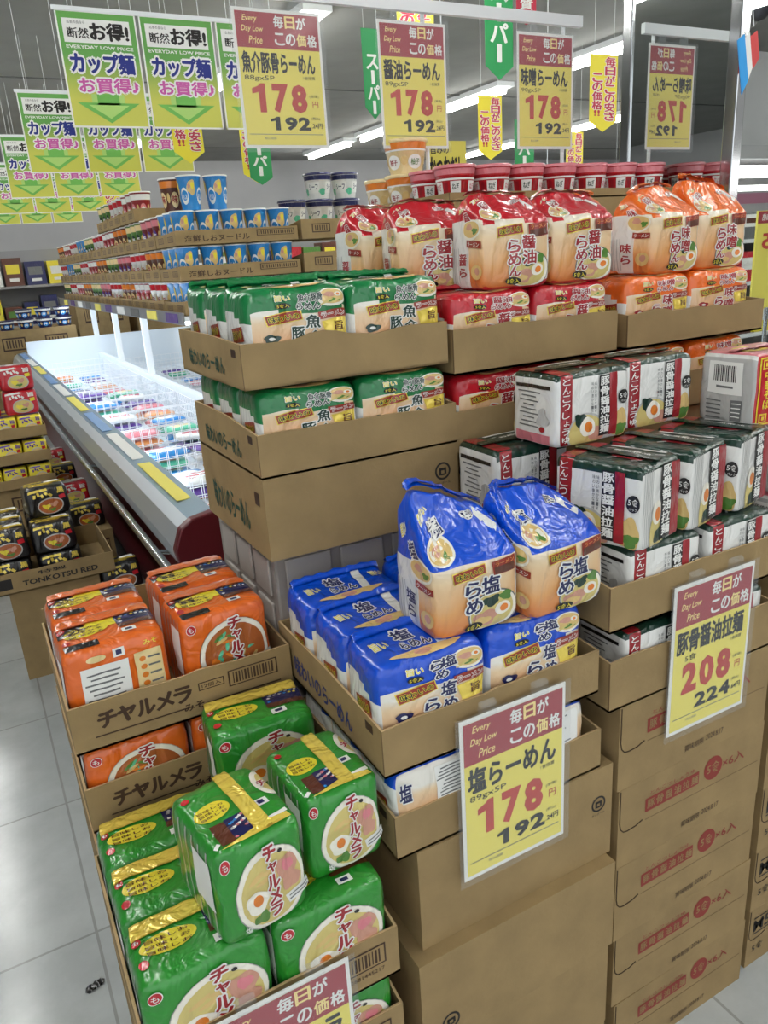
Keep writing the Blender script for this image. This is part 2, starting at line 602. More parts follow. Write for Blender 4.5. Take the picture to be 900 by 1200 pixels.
def ramen_standing(key, main, tcol, kan, plaq, seed, peak=.12, side=1, shift=.35, tall=.245, zc=.52):
    w, d, h = .154, .12, tall
    D = deform(w, d, h, seed, 10, .0022, pinch=(zc, shift, peak, side), bulge=.08)
    def mf(k, u, v):
        if k in ('top',): return main
        if k == 'bottom': return main
        if k in ('front', 'back'):
            if v > zc + .015 * math.sin(u * 4): return main
            if v < .05 and u > .55: return main
            if u > .94: return WHITE
            return PRINT
        if v > zc + .03: return main
        return WHITE if u < .62 else PRINT
    H1 = zc * 100
    f = Art(w, h)
    yy = lambda p: p * zc
    f.ell(66, yy(26), 62, yy(62), GREYD, 1); f.ell(66, yy(26), 59, yy(58), EGGW, 2); f.ell(64, yy(27), 53, yy(52), SOUP, 3)
    f.ell(56, yy(20), 30, yy(22), PORK, 4, wob=.14); f.ell(52, yy(17), 22, yy(12), NOOD, 5, wob=.1)
    f.ell(77, yy(28), 19, yy(18), EGGW, 5); f.ell(78, yy(28), 10, yy(10), YOLK, 6)
    f.ell(62, yy(42), 22, yy(14), DKGREEN, 4, wob=.2); f.ell(80, yy(45), 14, yy(14), LEAF, 4, wob=.15)
    f.ell(42, yy(12), 22, yy(13), BLACK, 6); f.text('5食入', 42, yy(12), 17, yy(8), YEL, 8, .02)
    f.rect(38, yy(88), 36, yy(16), GOLD, 3, 6); f.rect(38, yy(88), 34, yy(13), plaq, 4, 6); f.text('味わいの', 38, yy(88), 29, yy(9), BLACK, 6, .02, 6, YEL, .06)
    f.rect(79, yy(88), 30, yy(20), plaq, 3, 5); f.rect(79, yy(84), 26, yy(10), BROWN, 4, 5); f.text('ラーメン', 79, yy(93), 24, yy(6), PEACH, 6, .02, 5)
    if len(kan) == 1:
        f.text(kan, 61, yy(66), 21, yy(24), tcol, 8, .03, 0, WHITE, .09)
        f.text('ら', 41, yy(66), 17, yy(22), tcol, 8, .03, 0, WHITE, .09)
        f.text('め', 42, yy(42), 19, yy(21), tcol, 8, .03, 0, WHITE, .09)
    else:
        f.text(kan[0], 63, yy(70), 19, yy(20), tcol, 8, .03, 0, WHITE, .09)
        f.text(kan[1], 64, yy(48), 19, yy(20), tcol, 8, .03, 0, WHITE, .09)
        f.text('ら', 43, yy(64), 17, yy(19), tcol, 8, .03, 0, WHITE, .09)
        f.text('め', 43, yy(44), 18, yy(18), tcol, 8, .03, 0, WHITE, .09)
        f.text('ん', 44, yy(27), 16, yy(14), tcol, 8, .03, 0, WHITE, .09)
    q = (1 - zc)
    f.ell(16, 100 * zc + 30 * q, 34, 44 * q, EGGW, 2); f.ell(16, 100 * zc + 30 * q, 29, 36 * q, NOOD, 3); f.ell(12, 100 * zc + 34 * q, 12, 14 * q, PORK, 4, wob=.12); f.ell(22, 100 * zc + 24 * q, 9, 12 * q, LEAF, 4, wob=.2)
    f.text(kan[0], 20, 100 * zc + 60 * q, 15, 22 * q, tcol, 6, .03, 12, WHITE, .1)
    f.text('旨い', 12, 100 * zc + 80 * q, 16, 14 * q, YEL, 3, .02, 14, WHITE, .08)
    f.rect(86, 100 * zc + 68 * q, 9, 40 * q, WHITE, 2, 40)
    f.text('ら', 70, 100 * zc + 78 * q, 14, 14 * q, tcol, 5, .03, 10, WHITE, .1)
    l = Art(d, h)
    l.ell(70, 64, 52, 22, EGGW, 2); l.ell(70, 64, 46, 17, NOOD, 3); l.ell(66, 66, 18, 7, PORK, 4, wob=.1); l.ell(82, 62, 14, 6, LEAF, 4, wob=.2)
    l.text(kan[0], 62, 77, 22, 9, tcol, 5, .03, 8, WHITE, .09)
    l.text('旨い', 45, 86, 26, 6, YEL, 4, .02, 10, WHITE, .08)
    l.rect(78, 49, 40, 7, plaq, 4, -4); l.text('ラーメン', 78, 49, 32, 4, WHITE, 6, .02, -4)
    l.text(kan[0], 45, 34, 24, 12, tcol, 5, .03, 0, WHITE, .08); l.text('ら', 45, 20, 22, 11, tcol, 5, .03, 0, WHITE, .08)
    for i in range(4): l.rect(10 + i * 7, 26, 2, 40, GREY, 2, 3)
    l.ell(82, 20, 30, 16, NOOD, 3); l.ell(84, 21, 14, 8, PORK, 4)
    b = Art(w, h)
    b.rect(72, 76, 11, 26, WHITE, 2, 15)
    t = Art(w, d)
    mb, fc = bag(key, w, d, h, D, mf, {'front': f, 'left': l, 'right': l, 'back': b})
    LIB[key] = [(None, mb.mesh(key)), ('seal_strip', seal(fc, 'top', .02, .1, .98, .9, main, 20, lift=.006))]


def bowl_face(f, soup, miso, up=0):
    f.k = up
    f.ell(56, 44, 82, 84, PW, 1); f.ell(56, 44, 82, 84, GREY, 1, 28); f.ell(56, 44.5, 80, 82, EGGW, 2); f.ell(56, 44, 70, 71, soup, 3)
    if miso:
        random.seed(5)
        for i in range(16):
            f.ell(56 + random.uniform(-22, 22), 46 + random.uniform(-22, 22), 15, 4, random.choice([LEAF, TEAL, SOUP, NOOD, YOLK]), 4, 8, rot=random.uniform(0, 180))
        f.ell(34, 30, 20, 20, YOLK, 4, wob=.15); f.ell(74, 56, 22, 18, SOUPR, 5, wob=.15)
    else:
        for i in range(5): f.ell(40 + 8 * i, 62 - (i % 2) * 6, 20, 5, NOOD, 4, rot=25 - 14 * i)
        f.ell(38, 38, 25, 24, EGGW, 5, wob=.08); f.ell(39, 40, 11, 12, YOLK, 6)
        f.ell(75, 58, 24, 26, PORK, 5, wob=.1); f.ell(78, 44, 20, 20, PORK, 6, wob=.12); f.ell(76, 60, 13, 13, PINK, 6, wob=.1)
        f.ell(42, 20, 18, 12, LEAF, 5, wob=.2); f.ell(70, 78, 5, 4, BLACK, 5, 8)
    f.vtext('チャルメラ', 58, 88, 14, 14, DKRED, 9, .045, WHITE, .1, gap=1.06)
    f.rect(86, 27, 30, 11, WHITE, 7, 14)
    for i in range(2): f.rect(86, 25 + i * 4, 25, 1.3, GREYD, 9, 14)
    f.ell(10, 86, 12, 13, PW, 5); f.ell(10, 86, 10.5, 11.5, RED, 6); f.text('も', 10, 86, 6, 7, WHITE, 8, .02)
    f.text('塩' if not miso else 'みそ', 26, 14, 8, 8, WHITE, 6, .02)


def charu(key, main, soup, miso, w, d, h, seed, long_y=False, back=False):
    D = deform(w, d, h, seed, 10, .002, ridge=0)
    def mf(k, u, v):
        return main
    f = Art(w, h); bowl_face(f, soup, miso, .12 if (h > .16 and not long_y) else 0)
    t = Art(w, d)
    if not long_y:
        if miso: t.rect(16, 62, 30, 26, BLACK, 2); t.rect(50, 70, 34, 40, YEL, 1); t.rect(20, 12, 34, 14, BLACK, 2)
        t.ell(30, 50, 44, 32, YEL, 2); 
        for i in range(3): t.text('旨味しお' if not miso else '旨味みそ', 30, 58 - i * 9, 34, 6, BROWN, 4, .015)
        t.rect(80, 62, 40, 34, NAVY, 2); t.rect(80, 40, 40, 12, BROWN, 2)
        for i in range(14): t.ell(64 + (i * 37 % 32), 50 + (i * 23 % 24), 3.5, 5, random.choice([GREY, SKY, PW, YEL]), 3, 8, wob=.2)
        t.ell(7, 66, 9, 13, RED, 3); t.text('も', 7, 66, 5, 7, WHITE, 5, .02)
        t.ell(8, 28, 9, 13, RED, 3); t.rect(68, 22, 14, 12, PW, 3); t.rect(68, 22, 7, 6, NAVY, 4)
    else:
        t.ell(28, 52, 40, 24, YEL, 2)
        for i in range(3): t.text('旨味しお', 28, 56 - i * 5, 30, 3.6, BROWN, 4, .015)
        t.rect(44, 22, 24, 27, NAVY, 2); t.rect(24, 20, 16, 28, BROWN, 2)
        for i in range(16): t.ell(34 + (i * 37 % 20), 10 + (i * 23 % 24), 4, 3, random.choice([GREY, SKY, PW, PINK]), 3, 8, wob=.2)
        t.rect(76, 36, 15, 9, PW, 3); t.rect(76, 36, 7, 5, NAVY, 4)
        t.ell(98, 60, 30, 44, EGGW, 2); t.ell(98, 60, 18, 32, soup, 3); t.text('チ', 92, 58, 10, 9, DKRED, 6, .05, 0, WHITE, .09)
        t.ell(12, 80, 10, 7, RED, 3); t.rect(10, 8, 10, 4, PW, 3, 40); t.rect(80, 12, 26, 5, PW, 3, 6)
        t.poly([(12, 2), (94, 2), (90, 9), (60, 12)], GOLD, 5)
    l = Art(d, h)
    for i in range(6): l.rect(10 + i * 15, 50, 2.5, 90, GREY, 1)
    l.rect(72, 60, 34, 50, PW, 2)
    b = Art(w, h)
    b.rect(37, 45, 46, 70, PW, 2)
    for i in range(11): b.rect(35, 18 + i * 5.4, 40 - (i * 11 % 17), 1.8, GREYD, 3)
    b.rect(80, 48, 28, 68, CREAM, 2); b.rect(80, 20, 28, 12, SKY, 3)
    for i in range(5): b.ell(74, 74 - i * 9, 7, 6, YOLK, 3, 10); b.rect(85, 74 - i * 9, 12, 2, GREYD, 3)
    b.rect(52, 89, 12, 9, PW, 3); b.rect(52, 89, 6, 5, NAVY, 4); b.ell(30, 88, 18, 7, CREAM, 3)
    b.text('みそ' if miso else 'しお', 84, 90, 14, 6, YEL, 4, .02)
    mb, fc = bag(key, w, d, h, D, mf, {'front': f if not back else b, 'top': t, 'left': l, 'right': l, 'back': b if not back else f})
    if long_y: sm = seal(fc, 'top', .52, .03, .70, .97, GOLD, 22, 'v')
    else: sm = seal(fc, 'top', .03, .70, .97, 1.0, GOLD if not miso else CORANGE, 22)
    LIB[key] = [(None, mb.mesh(key)), ('seal_strip', sm)]


def tonkotsu(key, seed, w=.168, d=.122, h=.128):
    D = deform(w, d, h, seed, 14, .0016, bulge=.02)
    def mf(k, u, v):
        if k == 'top': return DKGREEN
        if k == 'bottom': return WHITE
        if k in ('front', 'back'):
            if .04 < u < .21: return DKRED
            return WHITE if v < .9 else DKGREEN
        return WHITE if v < .92 else DKGREEN
    f = Art(w, h)
    f.vtext('とんこつしょうゆ', 12.5, 95, 10, 9.4, PW, 4, .012, gap=1.2)
    for k in range(2): f.vtext('味わい豊かな一杯', 52 - k * 4.5, 84, 3, 4.4, GREYD, 3, .005, gap=1.2)
    f.ell(40, 14, 52, 60, GREY, 1); f.ell(40, 14, 47, 54, SOUP, 2); f.ell(32, 34, 16, 20, DKGREEN, 3, wob=.15)
    f.ell(41, 24, 21, 27, EGGW, 4, wob=.05); f.ell(42, 24, 11, 15, YOLK, 5); f.ell(54, 12, 22, 20, PORK, 3, wob=.1); f.ell(86, 20, 26, 40, NOOD, 2, wob=.1); f.ell(88, 12, 18, 18, LEAF, 3, wob=.2)
    f.rect(64, 50, 14.5, 84, BLACK, 6); f.rect(76.5, 50, 10.5, 86, DKRED, 6)
    f.vtext('豚骨醤油拉麺', 64, 90, 12.5, 11.8, PW, 8, .03, gap=1.12)
    f.ell(91, 58, 15, 20, BLACK, 6); f.text('5食', 91, 60, 11, 8, PW, 8, .02); f.text('パック', 91, 52, 9, 3.5, PW, 8, .01)
    r = Art(d, h)
    for i in range(6): r.rect(4 + i * 4, 50, 1.4, 92, GREY, 1)
    r.ell(40, 14, 40, 60, SOUP, 2); r.ell(37, 42, 24, 28, EGGW, 3); r.ell(38, 40, 13, 16, YOLK, 4); r.ell(48, 14, 34, 24, DKGREEN, 3, wob=.2)
    r.rect(58, 52, 26, 90, BLACK, 5); r.rect(82, 50, 22, 90, DKRED, 5); r.vtext('豚骨醤油拉麺', 58, 95, 21, 12.6, PW, 7, .03, gap=1.12)
    l = Art(d, h)
    l.rect(50, 82, 76, 5, BLACK, 2)
    for i in range(9): l.rect(42, 74 - i * 6, 50 - (i * 17 % 26), 1.8, GREYD, 2)
    l.ell(72, 40, 22, 26, GREY, 3, wob=.2); l.rect(50, 10, 76, 14, PINK, 2); l.ell(72, 24, 12, 8, DKRED, 4)
    t = Art(w, d)
    t.rect(12.5, 50, 17, 98, DKRED, 1); t.ell(66, 45, 34, 26, DKRED, 2, wob=.14)
    for i in range(7): t.rect(34 + i * 9, 70 - (i % 3) * 20, 10, 3, GREY, 3, 18 + 11 * (i % 3))
    t.rect(58, 86, 60, 6, WHITE, 2, 2); t.text('豚骨醤油', 60, 62, 40, 14, PW, 4, .02)
    mb, fc = bag(key, w, d, h, D, mf, {'front': f, 'right': r, 'left': l, 'top': t, 'back': f})
    LIB[key] = [(None, mb.mesh(key)), ('seal_strip', seal(fc, 'top', .03, .4, .97, .56, DKGREEN, 20))]
    # the same pack turned so that its ribbed end looks forward
    mb, fc = bag(key + '_end', d, w, h, deform(d, w, h, seed + 3, 12, .002, bulge=.03), lambda k, u, v: (DKGREEN if k == 'top' or v > .93 else WHITE), {'front': r, 'top': t2(d, w), 'left': f2(w, h)})
    LIB[key + '_end'] = [(None, mb.mesh(key + '_end')), ('seal_strip', seal(fc, 'top', .42, .03, .58, .97, DKGREEN, 20, 'v'))]


def t2(w, d):
    t = Art(w, d)
    t.ell(60, 25, 44, 22, DKRED, 2, wob=.14)
    for i in range(7): t.rect(24 + i * 9, 70 - (i % 3) * 20, 10, 2, GREY, 3, 18 + 31 * (i % 3))
    return t


def f2(w, h):
    f = Art(w, h)
    f.rect(86, 50, 17, 98, DKRED, 1); f.vtext('とんこつしょうゆ', 86, 95, 10, 9.4, PW, 4, .012, gap=1.2)
    f.ell(40, 14, 52, 60, SOUP, 2)
    return f


def redgold(key, seed):
    w, d, h = .17, .125, .138
    D = deform(w, d, h, seed, 14, .0016, bulge=.02)
    def mf(k, u, v):
        if k in ('front', 'back'): return RED
        return GREY if k == 'left' and v < .96 else (WHITE if k != 'top' else PINK)
    f = Art(w, h)
    f.rect(50, 50, 92, 92, YEL, 1); f.rect(50, 50, 88, 87, RED, 2); f.ell(62, 48, 62, 70, EGGW, 3); f.ell(62, 48, 54, 60, SOUP, 4); f.ell(66, 52, 26, 26, PORK, 5, wob=.12); f.ell(50, 40, 20, 18, LEAF, 5, wob=.15)
    for cx, cy in ((14, 14), (14, 86), (86, 14)):
        f.rect(cx, cy, 12, 13, YEL, 3); f.rect(cx, cy, 8, 9, RED, 4); f.rect(cx, cy, 4, 5, YEL, 5)
    f.vtext('中華そば', 17, 78, 9, 12, YEL, 4, .03)
    l = Art(d, h)
    l.rect(48, 66, 60, 44, PW, 2)
    for i in range(13): l.rect(28 + i * 3.2, 72, 1.2 + (i * 7 % 3) * .5, 22, BLACK, 3)
    l.rect(48, 54, 30, 3, GREYD, 3)
    for i in range(5): l.rect(30, 34 - i * 6, 26, 2, GREYD, 3)
    l.rect(70, 22, 20, 30, GREYD, 3)
    for i in range(4): l.rect(70, 32 - i * 6, 16, 1.5, PW, 4)
    t = Art(w, d)
    t.ell(40, 50, 60, 50, YEL, 1, wob=.1); t.rect(70, 40, 40, 30, RED, 2, 12); t.text('5食', 30, 50, 22, 24, DKRED, 4, .03, 0, WHITE, .08)
    mb, fc = bag(key, w, d, h, D, mf, {'front': f, 'left': l, 'top': t})
    LIB[key] = [(None, mb.mesh(key)), ('seal_strip', seal(fc, 'top', .03, .42, .97, .56, PINK, 20))]


def dark_pack(key, main, acc, soup, seed, w=.17, d=.12, h=.13):
    D = deform(w, d, h, seed, 9, .003)
    f = Art(w, h)
    f.ell(54, 34, 62, 58, GREY, 1); f.ell(54, 34, 56, 50, soup, 2); f.ell(44, 34, 20, 16, YEL, 3, wob=.2); f.ell(62, 40, 22, 16, PORK, 3, wob=.2); f.ell(56, 22, 20, 10, LEAF, 3, wob=.2)
    for i in range(5): f.rect(20 + i * 9, 72 + (i % 2) * 6, 6, 12, acc, 3, 12 * i)
    f.rect(84, 60, 16, 14, RED if main is not RED else YEL, 3, 8)
    f.text('黒', 82, 82, 18, 18, acc, 4, .04) if main is BLACK else f.text('旨', 82, 82, 18, 18, acc, 4, .04)
    f.rect(28, 90, 46, 9, acc, 2, 4)
    t = Art(w, d)
    t.ell(40, 40, 52, 38, acc, 2, wob=.2); t.rect(74, 66, 36, 22, PW, 2, 12); t.rect(30, 82, 44, 12, acc, 2, -5)
    mb, fc = bag(key, w, d, h, D, lambda k, u, v: main, {'front': f, 'top': t, 'left': Art(d, h)}, .014)
    LIB[key] = [(None, mb.mesh(key)), ('seal_strip', seal(fc, 'top', .03, .4, .97, .56, acc, 14))]


def pillow(key, main, acc, seed, w=.22, d=.16, h=.045):
    mb = MB()
    def S(sg):
        def fn(u, v):
            a, b = 2 * u - 1, 2 * v - 1
            k = (max(0, 1 - a ** 4) * max(0, 1 - b ** 4)) ** .6
            p = Vector((a * w / 2 * (1 - .05 * b * b), b * d / 2 * (1 - .05 * a * a), h / 2 + sg * h / 2 * k))
            p += noise.noise_vector(p * 30 + Vector((seed, 0, 0))) * .004
            return p
        return fn
    mb.grid(S(1), 14, 10, main, True, lambda u, v: acc if (abs(u - .5) < .26 and abs(v - .45) < .22) else (WHITE if v > .82 else main))
    mb.grid(lambda u, v: S(-1)(1 - u, v), 14, 10, main)
    LIB[key] = [(None, mb.mesh(key, weld=.0003))]


def place(key, name, x, y, z, label, cat='instant noodles', group=None, rz=0.0, rx=0.0, ry=0.0):
    o = link(name, LIB[key][0][1], None, (x, y, z), 0, math.radians(rz), math.radians(rx), math.radians(ry))
    tag(o, label, cat, group)
    for pn, me in LIB[key][1:]:
        link(pn, me, o)
    return o


ramen_lying('shio_lying', BLUE, NAVY, ['塩'], PLAQ, 1, ['塩', 'ら', 'め'], .168)
ramen_lying('shio_lying_b', BLUE, NAVY, ['塩'], PLAQ, 11, ['塩', 'ら', 'め'], .168)
ramen_lying('shio_low', BLUE, NAVY, ['塩'], PLAQ, 13, ['塩', 'ら', 'め'], .142, True)
ramen_lying('gyokai_lying', GREEN, DKGREEN, ['魚介豚骨', 0], PLAQ, 2, ['魚', '豚', '介'], .152)
ramen_lying('gyokai_lying_b', GREEN, DKGREEN, ['魚介豚骨', 0], PLAQ, 12, ['魚', '豚', '介'], .14)
ramen_lying('shoyu_lying', RED, DKRED, ['醤油', 0], PLAQ, 3, ['醤', 'ら', '油'], .14)
ramen_lying('miso_lying', ORANGE, DKRED, ['味噌', 0], PLAQ, 4, ['味', 'ら', '噌'], .14)
ramen_standing('shio_standing', BLUE, NAVY, '塩', PLAQ, 5, .30, 1, .6, .172, .68)
ramen_standing('shio_standing_b', BLUE, NAVY, '塩', PLAQ, 6, .16, 1, .85, .17, .69)
ramen_standing('shoyu_standing', RED, DKRED, '醤油', PLAQ, 7, .0, 1, .3, .172, .7)
ramen_standing('shoyu_standing_b', RED, DKRED, '醤油', PLAQ, 8, .0, -1, .4, .172, .7)
ramen_standing('miso_standing', ORANGE, DKRED, '味噌', PLAQ, 9, .10, -1, .4, .168, .70)
ramen_standing('miso_standing_b', ORANGE, DKRED, '味噌', PLAQ, 10, .2, 1, .2, .168, .70)
charu('charu_green', CGREEN, SOUP, False, .174, .114, .178, 21)
charu('charu_green_b', CGREEN, SOUP, False, .174, .114, .178, 22)
charu('charu_green_low', CGREEN, SOUP, False, .172, .114, .144, 28)
charu('charu_green_long', CGREEN, SOUP, False, .128, .152, .156, 23, True)
charu('charu_green_long_b', CGREEN, SOUP, False, .122, .148, .145, 24, True)
charu('charu_orange', CORANGE, SOUPR, True, .172, .125, .14, 25)
charu('charu_orange_back', CORANGE, SOUPR, True, .165, .12, .172, 26, False, True)
charu('charu_orange_top', CORANGE, SOUPR, True, .158, .12, .172, 27)
tonkotsu('tonkotsu', 31)
redgold('redgold', 41)
dark_pack('black_pack', BLACK, GOLD, SOUPR, 51)
dark_pack('red_pack', RED, PW, SOUP, 52)
dark_pack('yellow_pack', YEL, PURPLE, NOOD, 53, .12, .10, .11)
for i, (k, a, b) in enumerate((('frozen_pink', PINK, RED), ('frozen_purple', PURPLE, NAVY), ('frozen_teal', TEAL, CREAM), ('frozen_orange', PEACH, ORANGE), ('frozen_sky', SKY, PW), ('frozen_white', WHITE, RED))):
    pillow(k, a, b, 60 + i)

# ------------------------------------------------------------------ the room
def struct(name, mb, **k):
    o = mb.build(name, **k); o['kind'] = 'structure'; return o


def floor_mat():
    m = bpy.data.materials.new('floor_tiles'); m.use_nodes = True
    nt = m.node_tree; b = nt.nodes['Principled BSDF']
    tc = nt.nodes.new('ShaderNodeTexCoord')
    br = nt.nodes.new('ShaderNodeTexBrick')
    br.offset = 0.0; br.squash = 1.0
    br.inputs['Scale'].default_value = 1.0
    br.inputs['Brick Width'].default_value = 0.6; br.inputs['Row Height'].default_value = 0.6
    br.inputs['Mortar Size'].default_value = 0.004; br.inputs['Mortar Smooth'].default_value = 0.2
    br.inputs['Color1'].default_value = lin((198, 203, 203)); br.inputs['Color2'].default_value = lin((190, 196, 197)); br.inputs['Mortar'].default_value = lin((164, 166, 164))
    n = nt.nodes.new('ShaderNodeTexNoise'); n.inputs['Scale'].default_value = 5; n.inputs['Detail'].default_value = 8; n.inputs['Roughness'].default_value = .65
    r = nt.nodes.new('ShaderNodeValToRGB')
    r.color_ramp.elements[0].position = .35; r.color_ramp.elements[0].color = (.72, .72, .72, 1)
    r.color_ramp.elements[1].position = .65; r.color_ramp.elements[1].color = (1, 1, 1, 1)
    mx = nt.nodes.new('ShaderNodeMix'); mx.data_type = 'RGBA'; mx.blend_type = 'MULTIPLY'; mx.inputs[0].default_value = .6
    nt.links.new(tc.outputs['Object'], br.inputs['Vector']); nt.links.new(tc.outputs['Object'], n.inputs['Vector'])
    nt.links.new(n.outputs['Fac'], r.inputs['Fac'])
    nt.links.new(br.outputs['Color'], mx.inputs[6]); nt.links.new(r.outputs['Color'], mx.inputs[7]); nt.links.new(mx.outputs[2], b.inputs['Base Color'])
    b.inputs['Roughness'].default_value = .17
    return m


mb = MB(); mb.box(-8, -6, -.1, 14, 14, 0, floor_mat()); struct('floor', mb)
CEIL = mat('ceiling_board', (146, 146, 142), .9, var=.03, vscale=3)
mb = MB(); mb.box(-8, -2.5, 3.3, 14, 14, 3.4, CEIL); struct('ceiling', mb)
WALLM = mat('wall_paint', (176, 176, 178), .8, var=.02, vscale=2)
mb = MB(); mb.box(-8, 13.5, 0, 14, 14, 3.3, WALLM); struct('wall_back', mb)
mb = MB(); mb.box(-8.2, -2.5, 0, -8, 14, 3.3, WALLM); struct('wall_left', mb)
mb = MB(); mb.box(13.5, -2.5, 0, 14, 13.5, 3.3, WALLM); struct('wall_right', mb)
mb = MB(); mb.box(3, -2.6, 0, 14, -2.5, 3.3, WALLM); struct('wall_front', mb)
DARK = mat('ceiling_joint', (96, 96, 94), .9)
for i, y in enumerate((4.0, 8.0, 12.0)):
    mb = MB(); mb.box(-8, y, 3.292, 13.5, y + .02, 3.3, DARK); struct('trim_%d' % (i + 1), mb)

TUBE = emit_mat('tube_light', (255, 255, 250), TUBE_POWER)
hous = MB(); hous.box(-.11, -.75, 3.25, .11, .75, 3.3, WPL); hme = hous.mesh('housing')
tb = MB(); tb.tube((0, -.72, 3.215), (0, .72, 3.215), .03, TUBE, 10); tme = tb.mesh('tube')
k = 0
ORD = ['first', 'second', 'third', 'fourth', 'fifth', 'sixth', 'seventh', 'eighth', 'ninth', 'tenth', 'eleventh', 'twelfth', 'thirteenth', 'fourteenth']
for rx_, rname in ((-.6, 'over the left aisle'), (2.6, 'over the freezer'), (5.6, 'beyond the price card rail'), (8.6, 'toward the right wall')):
    for j in range(8):
        y = -1.2 + j * 1.85
        t = empty('fluorescent_light', (rx_, y, 0), 0, 'white ceiling tube %s, %s from the near end of its row' % (rname, ORD[j]), 'ceiling light', 'ceiling tubes %s' % rname)
        link('housing', hme, t); link('tube', tme, t)

# ------------------------------------------------------------------ cartons and trays
def seam_slits(mb, w, d, h, light=True):
    mb.box(-w / 2 + .002, -d / 2 - .0006, h * .985, w / 2 - .002, -d / 2, h * .992, SEAM)


def carton(x0, y0, z0, w, d, h, label, group=None, arts=None, art_left=None, rz=0.0, name='cardboard_carton', slit=True, perf=False):
    mb = MB()
    mb.box(-w / 2, -d / 2, 0, w / 2, d / 2, h, CARD)
    if slit:      # flaps meeting on the top, tape, and the flap line at the upper edge
        mb.box(-w / 2 + .004, -.0015, h, w / 2 - .004, .0015, h + .0006, SEAM)
    if perf:      # perforated tear line with its curl at the left corner
        pts = [(-w / 2 + .004, h * .98), (-w / 2 + .004, h * .58), (-w / 2 + .007, h * .50), (-w / 2 + .014, h * .455), (-w / 2 + .024, h * .445), (-w / 2 + .045, h * .455), (-w / 2 + .062, h * .49)]
        for (a, b), (c, e) in zip(pts[:-1], pts[1:]):
            mb.tube((a, -d / 2 - .0002, b), (c, -d / 2 - .0002, e), .0012, SEAM, 6)
        mb.box(-w / 2 + .07, -d / 2 - .0004, h * .466, w / 2 - .01, -d / 2, h * .474, CARDD)
    if arts: flat(mb, arts(w, h), (-w / 2, -d / 2, 0), (1, 0, 0), (0, 0, 1))
    if art_left: flat(mb, art_left(d, h), (-w / 2, d / 2, 0), (0, -1, 0), (0, 0, 1))
    o = mb.build(name, None, (x0 + w / 2, y0 + d / 2, z0), .0025, math.radians(rz))
    return tag(o, label, 'box', group)


def tray(x0, y0, z0, w, d, hf, hs, label, group=None, arts=None, art_left=None, rz=0.0, wavy=.006, name='cardboard_tray', seed=0, hb=None):
    mb = MB()
    t = .004
    mb.box(-w / 2, -d / 2, 0, w / 2, d / 2, t, CARD)
    n = 16
    def prof(u):
        e = min(1, 6 * min(u, 1 - u))
        return hf + wavy * noise.noise(Vector((u * 4, seed * 1.7, 0))) * e + (wavy * .3) * noise.noise(Vector((u * 17, seed, 3))) 
    for i in range(n):
        u0, u1 = i / n, (i + 1) / n
        a, b = -w / 2 + u0 * w, -w / 2 + u1 * w
        p, q = prof(u0), prof(u1)
        y0_, y1_ = -d / 2, -d / 2 + t
        V = [(a, y0_, 0), (b, y0_, 0), (b, y0_, q), (a, y0_, p), (a, y1_, 0), (b, y1_, 0), (b, y1_, q), (a, y1_, p)]
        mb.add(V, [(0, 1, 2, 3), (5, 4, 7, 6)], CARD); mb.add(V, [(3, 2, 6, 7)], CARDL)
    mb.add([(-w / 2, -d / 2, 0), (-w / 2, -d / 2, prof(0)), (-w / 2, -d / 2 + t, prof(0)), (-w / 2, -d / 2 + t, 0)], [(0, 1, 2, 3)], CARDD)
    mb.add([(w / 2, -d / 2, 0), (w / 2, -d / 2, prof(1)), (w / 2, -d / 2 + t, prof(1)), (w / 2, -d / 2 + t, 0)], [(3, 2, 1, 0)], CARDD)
    hb = hb or hs
    for sx in (-1, 1):
        xa, xb = (-w / 2, -w / 2 + t) if sx < 0 else (w / 2 - t, w / 2)
        N = 8
        for i in range(N):
            u0, u1 = i / N, (i + 1) / N
            ya, yb = -d / 2 + t + u0 * (d - t), -d / 2 + t + u1 * (d - t)
            za = hf + (hs - hf) * min(1, u0 * 2.2); zb = hf + (hs - hf) * min(1, u1 * 2.2)
            V = [(xa, ya, 0), (xa, yb, 0), (xa, yb, zb), (xa, ya, za), (xb, ya, 0), (xb, yb, 0), (xb, yb, zb), (xb, ya, za)]
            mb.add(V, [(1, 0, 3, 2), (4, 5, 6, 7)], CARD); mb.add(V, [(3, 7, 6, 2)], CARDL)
    mb.box(-w / 2 + t, d / 2 - t, t, w / 2 - t, d / 2, hb, CARD)
    if arts: flat(mb, arts(w, hf), (-w / 2, -d / 2, 0), (1, 0, 0), (0, 0, 1))
    if art_left: flat(mb, art_left(d, hs), (-w / 2, d / 2, 0), (0, -1, 0), (0, 0, 1))
    o = mb.build(name, None, (x0 + w / 2, y0 + d / 2, z0), 0, math.radians(rz))
    return tag(o, label, 'tray', group)


def ring(a, cx, cy, r, m, L=1, thick=.22):
    k = a.W / a.H
    a_out = []
    n = 24
    for i in range(n):
        t0, t1 = 2 * math.pi * i / n, 2 * math.pi * (i + 1) / n
        P = lambda q, t: (cx + q * math.cos(t), cy + q * k * math.sin(t))
        a.poly([P(r * (1 - thick), t0), P(r, t0), P(r, t1), P(r * (1 - thick), t1)][::-1], m, L)


def recycle_art(u, v, r=3.2):
    def fn(w, h):
        a = Art(w, h)
        ring(a, u, v, r, PK)
        k = w / h
        a.rect(u, v + r * k * .2, r * .9, r * k * .28, PK, 1); a.rect(u - r * .33, v - r * k * .12, r * .26, r * k * .7, PK, 1); a.rect(u + r * .33, v - r * k * .1, r * .26, r * k * .55, PK, 1); a.rect(u + r * .05, v - r * k * .4, r * .5, r * k * .2, PK, 1)
        a.text('ダンボール', u, v - r * k * 1.35, r * 1.9, r * k * .3, PK, 1, .005)
        return a
    return fn


